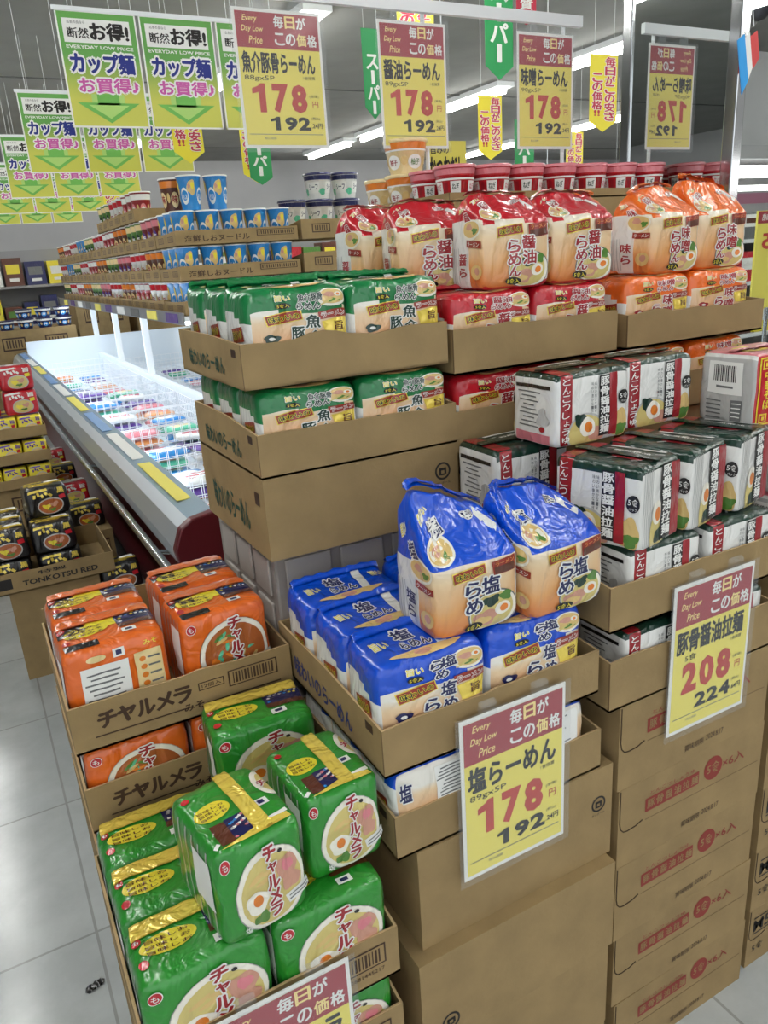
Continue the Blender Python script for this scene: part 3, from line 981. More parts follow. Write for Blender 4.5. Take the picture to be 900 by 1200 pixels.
def ton_art(w, h):
    a = Art(w, h)
    a.rect(35, 66, 36, 17, PR, 1, 1)
    for i, c in enumerate('豚骨醤油拉麺'): a.text(c, 20.5 + i * 5.9, 66, 4.6, 11, CARD, 3, .02)
    a.text('とんこつしょうゆ', 35, 79, 30, 5, PR, 1, .0)
    a.ell(63, 70, 13, 30, PR, 1); a.text('5食', 63, 71, 9, 14, CARD, 3, .015)
    a.text('×6入', 78, 69, 16, 14, PR, 1, .006)
    a.text('賞味期限', 49, 14, 13, 8, PBR, 1, .0); a.text('2024.8.17', 63, 16, 12, 7, PBR, 1, .0)
    return a


def m_art(w, h):
    a = Art(w, h)
    a.rect(9, 72, 9, 3, PK, 1); a.text('M5', 12, 68, 15, 20, PK, 1, .015); a.rect(12, 55, 15, 2, PK, 1); a.rect(12, 82, 15, 2, PK, 1)
    a.text('5食', 10, 28, 10, 12, PK, 1, .01)
    return a


# tonkotsu tower
TX, TY, TW, TD = .876, .836, .40, .37
for i in range(5):
    carton(TX + [.012, .006, .0, .002, -.002][i], TY, i * .1762, TW, TD, .176,
           'brown red-printed carton under the white noodle packs, %s' % ['on the floor', 'second from the floor', 'middle of five', 'fourth from the floor', 'topmost, partly behind the 208 card'][i],
           'printed cartons of the right tower', ton_art, None, [.2, -.3, .2, 0, -.2][i], perf=True)
z2 = 5 * .1762
def edge_art(d, h):
    a = Art(d, h); a.rect(74, 55, 14, 34, PBR, 1); a.rect(74, 55, 10, 24, CARD, 2); return a
tray(TX - .03, TY, z2, TW + .02, TD, .095, .11, 'lower cut carton tray of white noodle packs above the red-printed cartons', 'trays of white noodle packs', None, edge_art, 0, .006, seed=3)
tray(TX - .035, TY, z2 + .152, TW + .03, TD, .082, .10, 'upper cut carton tray of white noodle packs behind the 208 card', 'trays of white noodle packs', None, edge_art, 0, .006, seed=4)
GW = 'white and red noodle packs of the right tower'
pos = [(-.096, 'left'), (.093, 'right')]
for j, nm in ((0, 'front'), (1, 'second'), (2, 'back')):
    for dx, s in pos:
        if j != 1 or s == 'left': place('tonkotsu', 'noodle_pack', TX + .19 + dx, TY + .069 + j * .1225, z2 + .005, 'white red-striped noodle pack in the lower tray of the right tower, %s row %s' % (nm, s), group=GW)
        place('tonkotsu', 'noodle_pack', TX + .188 + dx + .006, TY + .069 + j * .1225, z2 + .157, 'white red-striped noodle pack in the upper tray behind the 208 card, %s row %s' % (nm, s), group=GW)
zL1 = z2 + .157 + .130
tonkotsu('tonkotsu_tall', 33, h=.142)
place('tonkotsu_tall', 'noodle_pack', .868, 1.125, zL1, 'white noodle pack of the middle layer half hidden behind the tall blue bags', group=GW, rz=0)
for i, (x, y, l) in enumerate(((.928, .918, 'nearest, showing its badge side'), (1.062, .935, 'second, behind the nearest'), (1.2, .95, 'third, by the red-gold pack'))):
    place('tonkotsu_tall', 'noodle_pack', x, y, zL1, 'white noodle pack of the middle layer turned end-on, %s' % l, group=GW, rz=-76)
zL2 = zL1 + .1435
place('tonkotsu', 'noodle_pack', .948, 1.06, zL2, 'white noodle pack on the top layer, the left one', group=GW, rz=0)
place('tonkotsu', 'noodle_pack', 1.132, 1.08, zL2, 'white noodle pack on the top layer, next to the red-gold pack', group=GW, rz=-2)
# right neighbour tower
RXX = 1.315
for i in range(6):
    carton(RXX + .004 * (5 - i) * .3, TY + .012, i * .1695, .40, .36, .1693, 'brown carton with black stamp at the right picture edge, %s' % ['on the floor', 'second from the floor', 'third from the floor', 'fourth from the floor', 'fifth from the floor', 'topmost under the red-gold packs'][i], 'cartons at the right edge', m_art, perf=True)
zr = 6 * .1695
for dx, s in ((.09, 'left'), (.285, 'right')):
    place('redgold', 'noodle_pack', RXX + dx + .01, .925, zr + .001, 'red and gold framed noodle pack in the bottom layer at the right edge, %s' % s, group='red and gold noodle packs')
    place('redgold', 'noodle_pack', RXX + dx + .01, 1.06, zr + .001, 'red and gold framed noodle pack behind the bottom one at the right edge, %s' % s, group='red and gold noodle packs')
    place('redgold', 'noodle_pack', RXX + dx + .01, .925, zr + .141, 'red and gold framed noodle pack in the middle layer at the right edge, %s' % s, group='red and gold noodle packs')
    place('redgold', 'noodle_pack', RXX + dx - .068, .968, zr + .282, 'red and gold framed noodle pack with a barcode end in the top layer, %s' % s, group='red and gold noodle packs')

# blue tower
BX, BW, BD = .445, .405, .37
lev = .1938
offs = [(-.012, -.012), (-.02, -.022), (-.012, -.024), (.010, .0)]
for i, (ox, oy) in enumerate(offs):
    carton(BX + ox, .836 + oy, i * lev, BW + (.012 if i < 3 else 0), BD, lev, 'plain brown carton under the blue bags, %s' % ['on the floor', 'second from the floor', 'with recycling mark at its lower left', 'topmost, behind the 178 card'][i],
           'plain cartons of the blue tower', recycle_art(13, 24, 4.2) if i == 2 else (recycle_art(92, 62, 4.0) if i == 3 else None))
zb = 4 * lev
def side_text(col, t='味わいのらーめん'):
    def fn(d, h):
        a = Art(d, h); a.text(t, 46, 40, 58, 40, col, 1, .03, 0); a.rect(90, 72, 6, 16, PBR, 1); return a
    return fn
tray(BX - .022, .84, zb, .41, BD, .078, .09, 'lower cut carton tray of blue noodle bags, mostly behind the 178 card', 'trays of blue noodle bags', None, side_text(PNV), 0, .004, seed=6)
zb2 = zb + .152
tray(BX - .032, .842, zb2, .412, .40, .08, .092, 'upper cut carton tray of blue noodle bags with the 178 card', 'trays of blue noodle bags', None, side_text(PNV), 0, .008, seed=7)
GB = 'blue salt noodle bags'
for j, nm in ((0, 'front'), (1, 'second'), (2, 'back')):
    for i, s in ((0, 'left'), (1, 'right')):
        if j != 1 or i == 0: place('shio_low', 'noodle_bag', BX + .075 + i * .19, .903 + j * .115, zb + .005, 'blue noodle bag in the lower blue tray, %s row %s' % (nm, s), group=GB, rz=0)
        place('shio_lying' if (i + j) % 2 == 0 else 'shio_lying_b', 'noodle_bag', BX + .066 + i * .192, .908 + j * .122, zb2 + .005, 'blue noodle bag lying in the upper blue tray, %s row %s' % (nm, s), group=GB, rz=[-1.5, 1, -1][j], rx=0)
place('shio_standing', 'noodle_bag', .603, .925, zb2 + .170, 'tall blue noodle bag standing upright with a pointed top, nearer of two', group=GB, rz=-1)
place('shio_standing_b', 'noodle_bag', .758, .905, zb2 + .168, 'tall blue noodle bag standing upright, right of the pointed one', group=GB, rz=2)

# green tower with crates below
GX, GY, GW_, GD = .40, 1.2, .395, .372
CRATE = mat('crate_plastic', (150, 143, 138), .38, bump=.1, bscale=8)
CRATEL = mat('crate_panel', (172, 166, 160), .34)
def crate(x0, y0, z0, w, d, h, label, grp):
    mb = MB()
    mb.box(0, 0, 0, w, d, h, CRATE)
    o = mb.build('plastic_crate', None, (x0, y0, z0), .006); tag(o, label, 'crate', grp)
    pm = MB()
    for r in range(3):
        n = 3
        for c in range(n):
            a0 = .02 + c * (w - .04) / n + (.02 if r % 2 else 0); a1 = a0 + (w - .04) / n - .02
            pm.box(min(a0, w), -.006, .012 + r * (h - .02) / 3, min(a1, w), 0, .012 + (r + 1) * (h - .02) / 3 - .014, CRATEL)
            a0 = .02 + c * (d - .04) / n; a1 = a0 + (d - .04) / n - .02
            pm.box(-.006, a0, .012 + r * (h - .02) / 3, 0, a1, .012 + (r + 1) * (h - .02) / 3 - .014, CRATEL)
    pm.build('raised_panels', o, (0, 0, 0), .003)
for i in range(4):
    crate(GX + .02, GY + .05, i * .2885, .378, .34, .2885, 'grey plastic crate under the green bag cartons, %s' % ['on the floor', 'second from the floor', 'third from the floor', 'topmost'][i], 'crates under the green bags')
def green_front(w, h):
    return recycle_art(91, 66, 4.4)(w, h)
carton(GX, GY, 1.154, GW_, GD, .149, 'brown carton with recycling mark under the green bag trays', None, green_front, lambda d, h: side_text(PGR)(d, h))
tray(GX, GY, 1.303, GW_, GD, .076, .088, 'lower cut carton tray of green noodle bags', 'trays of green noodle bags', None, side_text(PGR), 0, .006, seed=9)
tray(GX - .008, GY, 1.455, GW_ - .005, GD + .02, .074, .08, 'upper cut carton tray of green noodle bags', 'trays of green noodle bags', None, side_text(PGR), -.6, .012, seed=10)
GG = 'green seafood noodle bags'
for j, nm in ((0, 'front'), (1, 'second'), (2, 'back')):
    for i, s in ((0, 'left'), (1, 'right')):
        if j != 1 or i == 0: place('gyokai_lying_b', 'noodle_bag', GX + .103 + i * .188, GY + .066 + j * .118, 1.308, 'green noodle bag in the lower green tray, %s row %s' % (nm, s), group=GG)
        place('gyokai_lying', 'noodle_bag', GX + .1 + i * .186, GY + .07 + j * .12, 1.460, 'green noodle bag in the upper green tray, %s row %s' % (nm, s), group=GG, rz=[3, 1, -1][j])

# red and orange towers beside it
SX, SW = .805, .40
for nm, X0, key, st, w_, zc_, col in (('red', SX, 'shoyu_lying', None, .405, 1.278, PR), ('orange', SX + .435, 'miso_lying', None, .43, 1.278, PR)):
    for i in range(7):
        carton(X0, GY + .01, i * .1825, w_, GD, .1825, 'plain brown carton under the %s noodle bags, %s' % (nm, ['on the floor', 'second from the floor', 'third from the floor', 'fourth from the floor', 'fifth from the floor', 'sixth from the floor', 'topmost of the stack'][i]), 'cartons under the %s bags' % nm)
    tray(X0 - .01, GY, 1.2775, w_, GD + .01, .082, .09, 'lower cut carton tray of %s noodle bags' % nm, 'trays of %s noodle bags' % nm, None, None, 0, .005, seed=12)
    tray(X0 - .012, GY - .002, 1.429, w_, GD + .01, .083 if nm == 'red' else .07, .085, 'upper cut carton tray of %s noodle bags' % nm, 'trays of %s noodle bags' % nm, None, None, 0, .012, seed=13 if nm == 'red' else 15)
    for j, rn in ((0, 'front'), (1, 'second'), (2, 'back')):
        for i, s in ((0, 'left'), (1, 'right')):
            if j != 1: place(key, 'noodle_bag', X0 + .095 + i * .195, GY + .07 + j * .118, 1.2825, '%s noodle bag in the lower %s tray, %s row %s' % (nm, nm, rn, s), group='%s noodle bags' % nm)
            place(key, 'noodle_bag', X0 + .092 + i * .195, GY + .07 + j * .118, 1.434, '%s noodle bag lying in the upper %s tray, %s row %s' % (nm, nm, rn, s), group='%s noodle bags' % nm, rz=[-2, 1, 0][j])
zs = 1.434 + .139
RB = 'red noodle bags'
place('shoyu_standing', 'noodle_bag', .838, 1.55, zs, 'tall red noodle bag farthest left, behind the green bags', group=RB, rz=4)
place('shoyu_standing_b', 'noodle_bag', .868, 1.405, zs, 'tall red noodle bag second from the left, turned aside', group=RB, rz=-14)
place('shoyu_standing', 'noodle_bag', .955, 1.27, zs, 'tall red noodle bag in the middle of the red row', group=RB, rz=-4)
place('shoyu_standing_b', 'noodle_bag', 1.118, 1.27, zs, 'tall red noodle bag at the right end of the red row', group=RB, rz=-3)
OB = 'orange noodle bags'
place('miso_standing', 'noodle_bag', 1.285, 1.43, zs, 'tall orange noodle bag farthest left, behind the others', group=OB, rz=-8)
place('miso_standing', 'noodle_bag', 1.375, 1.275, zs, 'tall orange noodle bag in the middle, nearest', group=OB, rz=2)
place('miso_standing_b', 'noodle_bag', 1.537, 1.285, zs, 'tall orange noodle bag with a peaked top on the right', group=OB, rz=-3)

# front left: green and orange bags in staggered trays
def charu_art(w, h):
    a = Art(w, h)
    for i, c in enumerate('チャルメラ'):
        a.text(c, 15 + i * 8.2, 60, 7.6, 34, PBR, 1, .05, 0)
    a.rect(30, 28, 42, 3, PBR, 1); a.text('みそ', 52, 28, 9, 16, PBR, 1, .03); a.rect(76, 26, 36, 3, PBR, 1)
    a.rect(81, 64, 24, 36, PBR, 1); a.rect(81, 64, 22.5, 31, CARD, 2)
    for i in range(14): a.rect(71.5 + i * 1.45, 64, .5 + (i * 5 % 3) * .25, 24, PBR, 3)
    a.rect(61, 66, 12, 18, PBR, 1); a.rect(61, 66, 11, 14, CARD, 2); a.text('12個入', 61, 66, 9, 9, PBR, 3, .01)
    return a
def charu_art2(w, h):
    a = Art(w, h)
    a.rect(83, 60, 22, 42, PBR, 1); a.rect(83, 60, 20.5, 36, CARD, 2)
    for i in range(12): a.rect(74.5 + i * 1.5, 60, .5 + (i * 5 % 3) * .25, 28, PBR, 3)
    a.text('4902881445217', 83, 28, 20, 8, PBR, 1, .0)
    for i, c in enumerate('チャルメラ'): a.text(c, 15 + i * 8.2, 60, 7.6, 30, PBR, 1, .05)
    return a
CX = .022
hbase = [(0, .145, 'on the floor'), (.145, .145, 'second from the floor'), (.29, .145, 'third from the floor')]
for i in range(3):
    carton(CX, .80, i * .1533, .372, .365, .1533, 'brown carton under the green bag trays, %s' % ['on the floor', 'second from the floor', 'topmost'][i], 'cartons under the front green bags')
for i in range(4):
    carton(CX + .008, 1.185, i * .1525, .372, .365, .1525, 'brown carton under the orange bag trays, %s' % ['on the floor', 'second from the floor', 'third from the floor', 'topmost'][i], 'cartons under the front orange bags')
tray(CX, .80, .46, .372, .365, .088, .12, 'lower cut carton tray of green bowl noodles at the bottom edge', 'front trays of green bags', charu_art2, None, 0, .004, seed=20)
tray(CX, .80, .613, .372, .365, .088, .12, 'upper cut carton tray of green bowl noodles with a price card', 'front trays of green bags', charu_art2, None, 0, .006, seed=21)
GC = 'green bowl noodle bags'
for j, nm in ((0, 'front'), (1, 'second'), (2, 'back')):
    for i, s in ((0, 'left'), (1, 'right')):
        place('charu_green_low', 'noodle_bag', CX + .096 + i * .18, .867 + j * .119, .465, 'green bowl noodle bag in the lower front tray, %s row %s' % (nm, s), group=GC)
        place('charu_green' if (i + j) % 2 == 0 else 'charu_green_b', 'noodle_bag', CX + .094 + i * .181, .864 + j * .119, .618, 'green bowl noodle bag in the upper front tray, %s row %s' % (nm, s), group=GC)
place('charu_green_long', 'noodle_bag', .196, .880, .798, 'green bowl noodle bag lying on the pile, nearer one with gold strip', group=GC, rz=8)
place('charu_green_long_b', 'noodle_bag', .341, .916, .798, 'green bowl noodle bag lying on the pile, right one with gold strip', group=GC, rz=3)
place('charu_green_low', 'noodle_bag', .312, 1.112, .798, 'green bowl noodle bag at the back of the pile against the orange tray', group=GC, rz=-4)
tray(CX + .008, 1.182, .61, .372, .365, .075, .09, 'lowest cut carton tray of orange bowl noodles behind the green bags', 'front trays of orange bags', charu_art, None, 0, .004, seed=24)
tray(CX + .008, 1.182, .762, .372, .365, .085, .10, 'middle cut carton tray of orange bowl noodles', 'front trays of orange bags', charu_art, None, 0, .004, seed=22)
tray(CX + .008, 1.182, .914, .378, .365, .085, .09, 'top cut carton tray of orange bowl noodles', 'front trays of orange bags', charu_art, None, 0, .006, seed=23, hb=.12)
GO = 'orange bowl noodle bags'
for z_, ln in ((.615, 'lowest'), (.767, 'middle')):
    for j, nm in ((0, 'front'), (1, 'back')):
        for i, s in ((0, 'left'), (1, 'right')):
            place('charu_orange', 'noodle_bag', CX + .102 + i * .181, 1.255 + j * .135, z_, 'orange bowl noodle bag in the %s orange tray, %s row %s' % (ln, nm, s), group=GO)
place('charu_orange_back', 'noodle_bag', .118, 1.262, .92, 'orange noodle bag showing its back panel in the top tray', group=GO, rz=2, rx=2)
place('charu_orange_top', 'noodle_bag', .302, 1.262, .92, 'orange noodle bag with bowl picture in the top tray, front right', group=GO, rz=3)
place('charu_orange_top', 'noodle_bag', .302, 1.40, .92, 'orange noodle bag with bowl picture in the top tray, back right', group=GO, rz=2)
place('charu_orange_back', 'noodle_bag', .12, 1.41, .915, 'orange noodle bag in the top tray, back left', group=GO, rz=1)

# ------------------------------------------------------------------ price cards
def price_art(w, h, name, unit, price, tax, dec):
    a = Art(w, h)
    a.rect(50, 50, 94, 95, CY, 1)
    a.rect(50, 85, 94, 25, CM, 2)
    for i, (t, x) in enumerate((('Every', 19), ('Day Low', 21), ('Price', 24))): a.text(t, x, 92.5 - i * 7.2, [16, 24, 15][i], 5.2, CCR, 4, .012, 0, slant=.2)
    for i, c in enumerate('毎日が'): a.text(c, 51 + i * 13, 91.5, 11, 8.5, CCR if i == 1 else PW, 5, .03)
    for i, c in enumerate('この価格'): a.text(c, 51 + i * 12.6, 79.5, 11, 8.5, CCR if i == 2 else PW, 5, .03)
    a.text(name, 48, 62.5, 84, 15, PK, 4, .04)
    a.text(unit, 24, 51, 34 if len(unit) > 3 else 14, 4.4, PK, 4, .0); a.text('1食換算', 82, 52.5, 14, 2.6, PK, 4, .0)
    def one(x, y, w_, h_, m_):
        a.poly([(x - w_ * .05, y - h_ / 2), (x + w_ * .45, y - h_ / 2), (x + w_ * .45, y + h_ / 2), (x + w_ * .1, y + h_ / 2), (x - w_ * .05, y + h_ * .42)], m_, 4)
        a.poly([(x - w_ * .55, y + h_ * .14), (x - w_ * .05, y + h_ * .2), (x - w_ * .05, y + h_ * .42), (x - w_ * .55, y + h_ * .32)], m_, 4)
    for i, c in enumerate(price):
        if c == '1': one(22, 37, 15, 21, CRD)
        else: a.text(c, 24 + i * 22, 37, 19, 21, CRD, 4, .05)
    a.text('(本体)', 86, 39, 11, 2.6, PK, 4, .0); a.text('円', 87, 33, 7, 5, CRD, 4, .01)
    for i, c in enumerate(tax):
        if c == '1': one(38, 18.5, 11, 10, PK)
        else: a.text(c, 40 + i * 16, 18.5, 15, 10, PK, 4, .045)
    a.text('(税込)', 86, 22.5, 10, 2.4, PK, 4, .0); a.text(dec + '円', 87, 17, 13, 4, PK, 4, .02)
    a.rect(50, 10.5, 88, .5, GREYD, 3); a.text('税込価格', 30, 7.5, 14, 1.8, GREYD, 3, 0)
    return a


def price_card(x, y, ztop, w, h, args, label, rz=0.0, rx=0.0, group=None, clips=1, hang=None):
    o = MB()
    o.box(-w / 2, 0, -h, w / 2, .0016, 0, PW)
    flat(o, price_art(w, h, *args), (-w / 2, 0, -h), (1, 0, 0), (0, 0, 1), .0004, .0002)
    # the print shows through from behind as well
    ob = o.build('price_card', None, (x, y, ztop), 0, math.radians(rz)); ob.rotation_euler[0] = math.radians(rx)
    tag(ob, label, 'price card', group)
    s = MB(); e = .009
    s.box(-w / 2 - e, -.003, -h - e, w / 2 + e, -.0022, .006, CLEAR)
    s.build('clear_sleeve', ob)
    for dx in (-.05, .05):
        c = MB()
        c.box(dx - .014, -.005, -.004, dx + .014, .006, .018, CLEAR); c.tube((dx - .012, 0, .016), (dx + .012, 0, .016), .006, CLEAR, 8)
        c.build('clip', ob)
    return ob


price_card(.636, .826, .985, .205, .298, ('塩らーめん', '89gx5P', '178', '192', '.24'), 'yellow price card reading 178 on the tray of blue noodle bags', rx=0)
price_card(1.082, .826, 1.082, .205, .298, ('豚骨醤油拉麺', '5食', '208', '224', '.64'), 'yellow price card reading 208 on the tray of white noodle packs')
price_card(.205, .79, .702, .205, .298, ('チャルメラ', '5食', '298', '321', '.84'), 'yellow price card at the bottom edge on the tray of green bags')
RY = 2.05
PCG = 'price cards on the rail'
for x, a, nm in ((.862, ('魚介豚骨らーめん', '88gx5P', '178', '192', '.24'), 'first from the left, with the longest name'), (1.255, ('醤油らーめん', '89gx5P', '178', '192', '.24'), 'second from the left, over the red bags'), (1.722, ('味噌らーめん', '90gx5P', '178', '192', '.24'), 'at the right end beside the mirrored pillar')):
    price_card(x, RY, 2.245, .235 if x < 1 else .215, .315, a, 'yellow 178 price card on the rail, ' + nm, group=PCG, clips=2)
rail = empty('sign_rail', (1.2, RY, 0), 0, 'clear rail on white poles carrying the hanging price cards', 'sign rail')
mb = MB(); mb.box(-.53, -.008, 2.268, .66, .008, 2.298, WPL); mb.build('rail', rail)
mb = MB(); mb.tube((.0975, .012, 1.77), (.0975, .012, 2.28), .006, WPL, 10); mb.build('pole', rail)
mb = MB(); mb.tube((.6, .012, 1.77), (.6, .012, 2.28), .006, WPL, 10); mb.build('pole', rail)

# ------------------------------------------------------------------ cups
def cup_meshes(key, r, h, base, art=None, lid=PW, lidh=.006):
    mb = MB()
    prof = [(0, 0), (r * .74, 0), (r * .74, .004), (r * .97, h - .004), (r * 1.02, h - .003), (r * 1.02, h)]
    mb.lathe(prof, base, 28)
    if art:
        a = Art(2 * math.pi * r * .88, h); art(a)
        def fn(x, y, o):
            t = -math.pi / 2 + (x / a.W - .5) * 2 * math.pi
            rr = r * (.74 + .23 * y / h) + o
            return (rr * math.cos(t), rr * math.sin(t), y)
        a.put(mb, fn, .012, .0006, .0003)
    body = mb.mesh(key)
    mb = MB(); mb.lathe([(r * 1.03, h - .002), (r * 1.04, h + lidh * .5), (r * 1.0, h + lidh), (0, h + lidh)], lid, 28)
    if lid is PW or lid is CREAM:
        mb.lathe([(r * .7, h + lidh + .0004), (0, h + lidh + .0006)], base, 20)
    LIB[key] = [(None, body), ('lid', mb.mesh(key + '_lid'))]


def a_blue(a):
    for i in range(4):
        x = 12.5 + 25 * i
        a.ell(x, 42, 12, 50, PW, 2); a.ell(x, 44, 10, 30, SKY, 3); a.text('冷しお', x, 40, 8, 16, PW, 5, .03)
        a.ell(x + 11, 66, 12, 44, NOOD, 3, wob=.12); a.ell(x + 13, 72, 5, 20, YEL, 4, wob=.1); a.ell(x + 8, 70, 4, 14, PORK, 4, wob=.1)
def a_red(a):
    a.rect(50, 88, 100, 20, PINK, 1); a.rect(50, 76, 100, 4, RED, 2); a.rect(50, 64, 100, 6, PW, 2)
    for i in range(6):
        x = 8 + 16.6 * i
        a.rect(x, 40, 9, 36, PW, 2, 0); a.text('ねぎ', x, 42, 6, 20, PINK if i % 2 else DKGREEN, 4, .02); a.rect(x + 8, 40, 3, 30, DKRED, 2)
def a_cream(a):
    a.rect(50, 86, 100, 22, YOLK, 1); a.rect(50, 72, 100, 5, PW, 2)
    for i in range(5):
        x = 10 + 20 * i
        a.ell(x, 36, 13, 44, PW, 2); a.text('柚子', x, 36, 8, 20, DKRED if i % 2 else LEAF, 4, .02); a.ell(x + 10, 40, 6, 26, NOOD, 2)
def a_tall(a):
    a.rect(50, 88, 100, 18, NAVY, 1)
    for i in range(4):
        x = 12 + 25 * i
        a.rect(x, 48, 16, 46, PW, 2); a.text('シーフ', x, 50, 12, 22, NAVY, 4, .03); a.ell(x + 12, 30, 9, 28, TEAL, 2, wob=.1)
def a_multi(c1, c2, t):
    def fn(a):
        a.rect(50, 84, 100, 20, c1, 1)
        for i in range(5):
            x = 10 + 20 * i
            a.ell(x, 38, 12, 48, c2, 2); a.text(t, x, 40, 8, 24, PW if c2 not in (WHITE, CREAM, PW) else DKRED, 4, .03); a.ell(x + 10, 44, 5, 30, NOOD, 2)
    return fn
cup_meshes('cup_blue', .065, .168, SKY, a_blue)
cup_meshes('cup_red', .055, .080, RED, a_red, PINK)
cup_meshes('cup_cream', .062, .085, CREAM, a_cream, CREAM)
cup_meshes('cup_tall', .085, .135, WHITE, a_tall, NAVY, .012)
cup_meshes('cup_crimson', .065, .168, DKRED, a_multi(WHITE, PINK, '辛'))
cup_meshes('cup_brown', .065, .168, BROWN, a_multi(YOLK, CREAM, '味'))
cup_meshes('cup_wine', .065, .168, MAROON, a_multi(PINK, PURPLE, '梅'))
cup_meshes('cup_white', .065, .168, WHITE, a_multi(RED, WHITE, '旨'))
cup_meshes('cup_green', .065, .168, LEAF, a_multi(CREAM, DKGREEN, '麺'))

# cups display behind the bags
CDX, CDY = 1.155, 1.72
for i in range(3):
    for j in range(2):
        carton(CDX + j * .408, CDY + .02, i * .5885, .405, .57, .5885, 'tall brown carton under the red cups, %s of the %s stack' % (['bottom', 'middle', 'top'][i], ['left', 'right'][j]), 'cartons under the red cups', None)
tray(CDX, CDY + .02, 1.7657, .815, .57, .022, .022, 'wide cardboard tray holding the red and cream cups behind the red bags', None, None, None, seed=30)
RC = 'red noodle cups'
n = 0
for j in range(7):
    x = CDX + .064 + j * .1143
    for r_ in range(2):
        place('cup_red', 'noodle_cup', x , CDY + .09 + r_ * .125, 1.771, 'red and pink noodle cup behind the red bags, %s row, %s from the left' % (['front', 'second'][r_], ORD[j]), 'cup', RC)
for r_ in range(2):
    place('cup_cream', 'noodle_cup', CDX + .07, CDY + .345 + r_ * .13, 1.771, 'cream noodle cup at the left edge behind the red cups, %s' % ['nearer', 'farther'][r_], 'cup', 'cream noodle cups')
for r_ in range(2):
    place('cup_cream', 'noodle_cup', CDX + .07 + r_ * .145, CDY + .345, 1.771 + .0915 * (1 - r_), 'cream noodle cup with orange rim %s' % ['stacked on top beside the red cups', 'low behind the rail pole'][r_], 'cup', 'cream noodle cups')

# ------------------------------------------------------------------ mirrored pillar
pil = MB(); pil.box(2.0, 1.59, 0, 2.40, 1.98, 3.3, mat('pillar_core', (150, 150, 150), .6))
pob = struct('trim_4', pil)
pob.name = 'pillar'
mb = MB(); mb.box(1.99, 1.605, .05, 2.0, 1.965, 3.3, MIRROR); mb.build('mirror_panel', pob)
mb = MB(); mb.box(2.015, 1.58, .05, 2.385, 1.59, 3.3, MIRROR); mb.build('mirror_panel', pob)
for x, y in ((1.982, 1.572), (1.982, 1.962), (2.378, 1.572)):
    mb = MB(); mb.box(x, y, 0, x + .038, y + .038, 3.3, CHROME); mb.build('corner_trim', pob, bevel=.004)
pen = MB()
PB, PWH, PRD = ink('pennant_blue', (50, 160, 232)), PW, ink('pennant_red', (206, 70, 70))
th = .002
for i, (a, b, c) in enumerate(((0, .045, PB), (.045, .075, PWH), (.075, .12, PRD))):
    pen.add([(a, 0, .0), (b, 0, .02), (b, 0, -.2 + a * 1.2), (a, 0, -.26 + a * 1.4)], [(0, 1, 2, 3)], c)
    pen.add([(a, th, .0), (b, th, .02), (b, th, -.2 + a * 1.2), (a, th, -.26 + a * 1.4)], [(3, 2, 1, 0)], c)
pen.add([(0, 0, 0), (.12, 0, .055), (.12, th, .055), (0, th, 0)], [(0, 1, 2, 3)], PWH)
pe = pen.build('pennant', None, (1.93, 1.54, 2.12)); pe.scale = (.55, 1, .5); pe.rotation_euler = (0, math.radians(-12), math.radians(-10)); tag(pe, 'small blue, white and red pennant hanging in front of the mirrored pillar', 'pennant')
mb = MB(); mb.tube((0.1, 0, 0.04), (.1, 0, 2.36), .002, WPL, 6); mb.build('cord', pe)

# ------------------------------------------------------------------ freezer
fr = empty('chest_freezer', (.5, 2.35, 0), 0, 'long white lit open freezer with steel rim running into the distance', 'freezer')
FL = 6.95
FW = mat('freezer_white', (226, 234, 240), .35)
GLASSB = mat('freezer_rim_blue', (168, 190, 214), .2, metal=.3)
mb = MB(); mb.box(.13, .02, .04, 2.1, FL, .55, FRED); mb.build('base', fr)
mb = MB(); mb.sweep([(.12, .66), (.135, .70), (.135, .60), (.15, .58), (2.05, .58), (2.05, .9)], [.05, FL], FW); mb.box(.135, FL - .04, .45, 2.1, FL, 1.0, FW); mb.box(.135, .02, .45, 2.1, .06, .86, FW); mb.build('tub', fr)
mb = MB(); mb.sweep([(.12, .66), (-.02, .74), (-.03, .80), (-.005, .86), (.03, .885)], [.0, FL], mat('rim_steel', (206, 214, 222), .3, metal=.6)); mb.build('outer_rim', fr)
mb = MB(); mb.sweep([(.03, .885), (.115, .90), (.13, .88), (.135, .70)], [.0, FL], GLASSB); irim = mb.build('inner_rim', fr)
mb = MB(); mb.sweep([(2.05, .9), (2.15, .9), (2.15, .66)], [0, FL], STEEL); mb.build('far_rim', fr)
mb = MB()
prof = [(.12, .64), (-.02, .72), (-.035, .80), (-.008, .87), (.03, .895), (.12, .91), (2.15, .91), (2.15, .64)]
mb.add([(x, -.02, z) for x, z in prof] + [(x, .02, z) for x, z in prof], [tuple(range(8)), tuple(reversed(range(8, 16)))] + [(i, i + 8, (i + 1) % 8 + 8, (i + 1) % 8) for i in range(8)], FRED); mb.build('end_cap', fr, bevel=.006)
mb = MB(); mb.tube((-.05, -.05, .72), (-.05, FL - .1, .72), .016, STEEL, 12); brail = mb.build('bumper_rail', fr)
for j in range(5):
    mb = MB(); mb.tube((-.05, .25 + j * 1.5, .72), (.125, .25 + j * 1.5, .68), .009, STEEL, 8); mb.build('rail_bracket', brail)
mb = MB(); mb.box(.86, .06, .45, .90, FL - .04, .82, FW); mb.build('divider', fr)
for i in range(9):     # price strips on the inner rim
    mb = MB(); mb.box(.045, .22 + i * .74, .893, .112, .86 + i * .74, .8965, [CY, PW, mat('tag_blue', (120, 160, 210), .4)][i % 3]); mb.build('price_strip', irim)
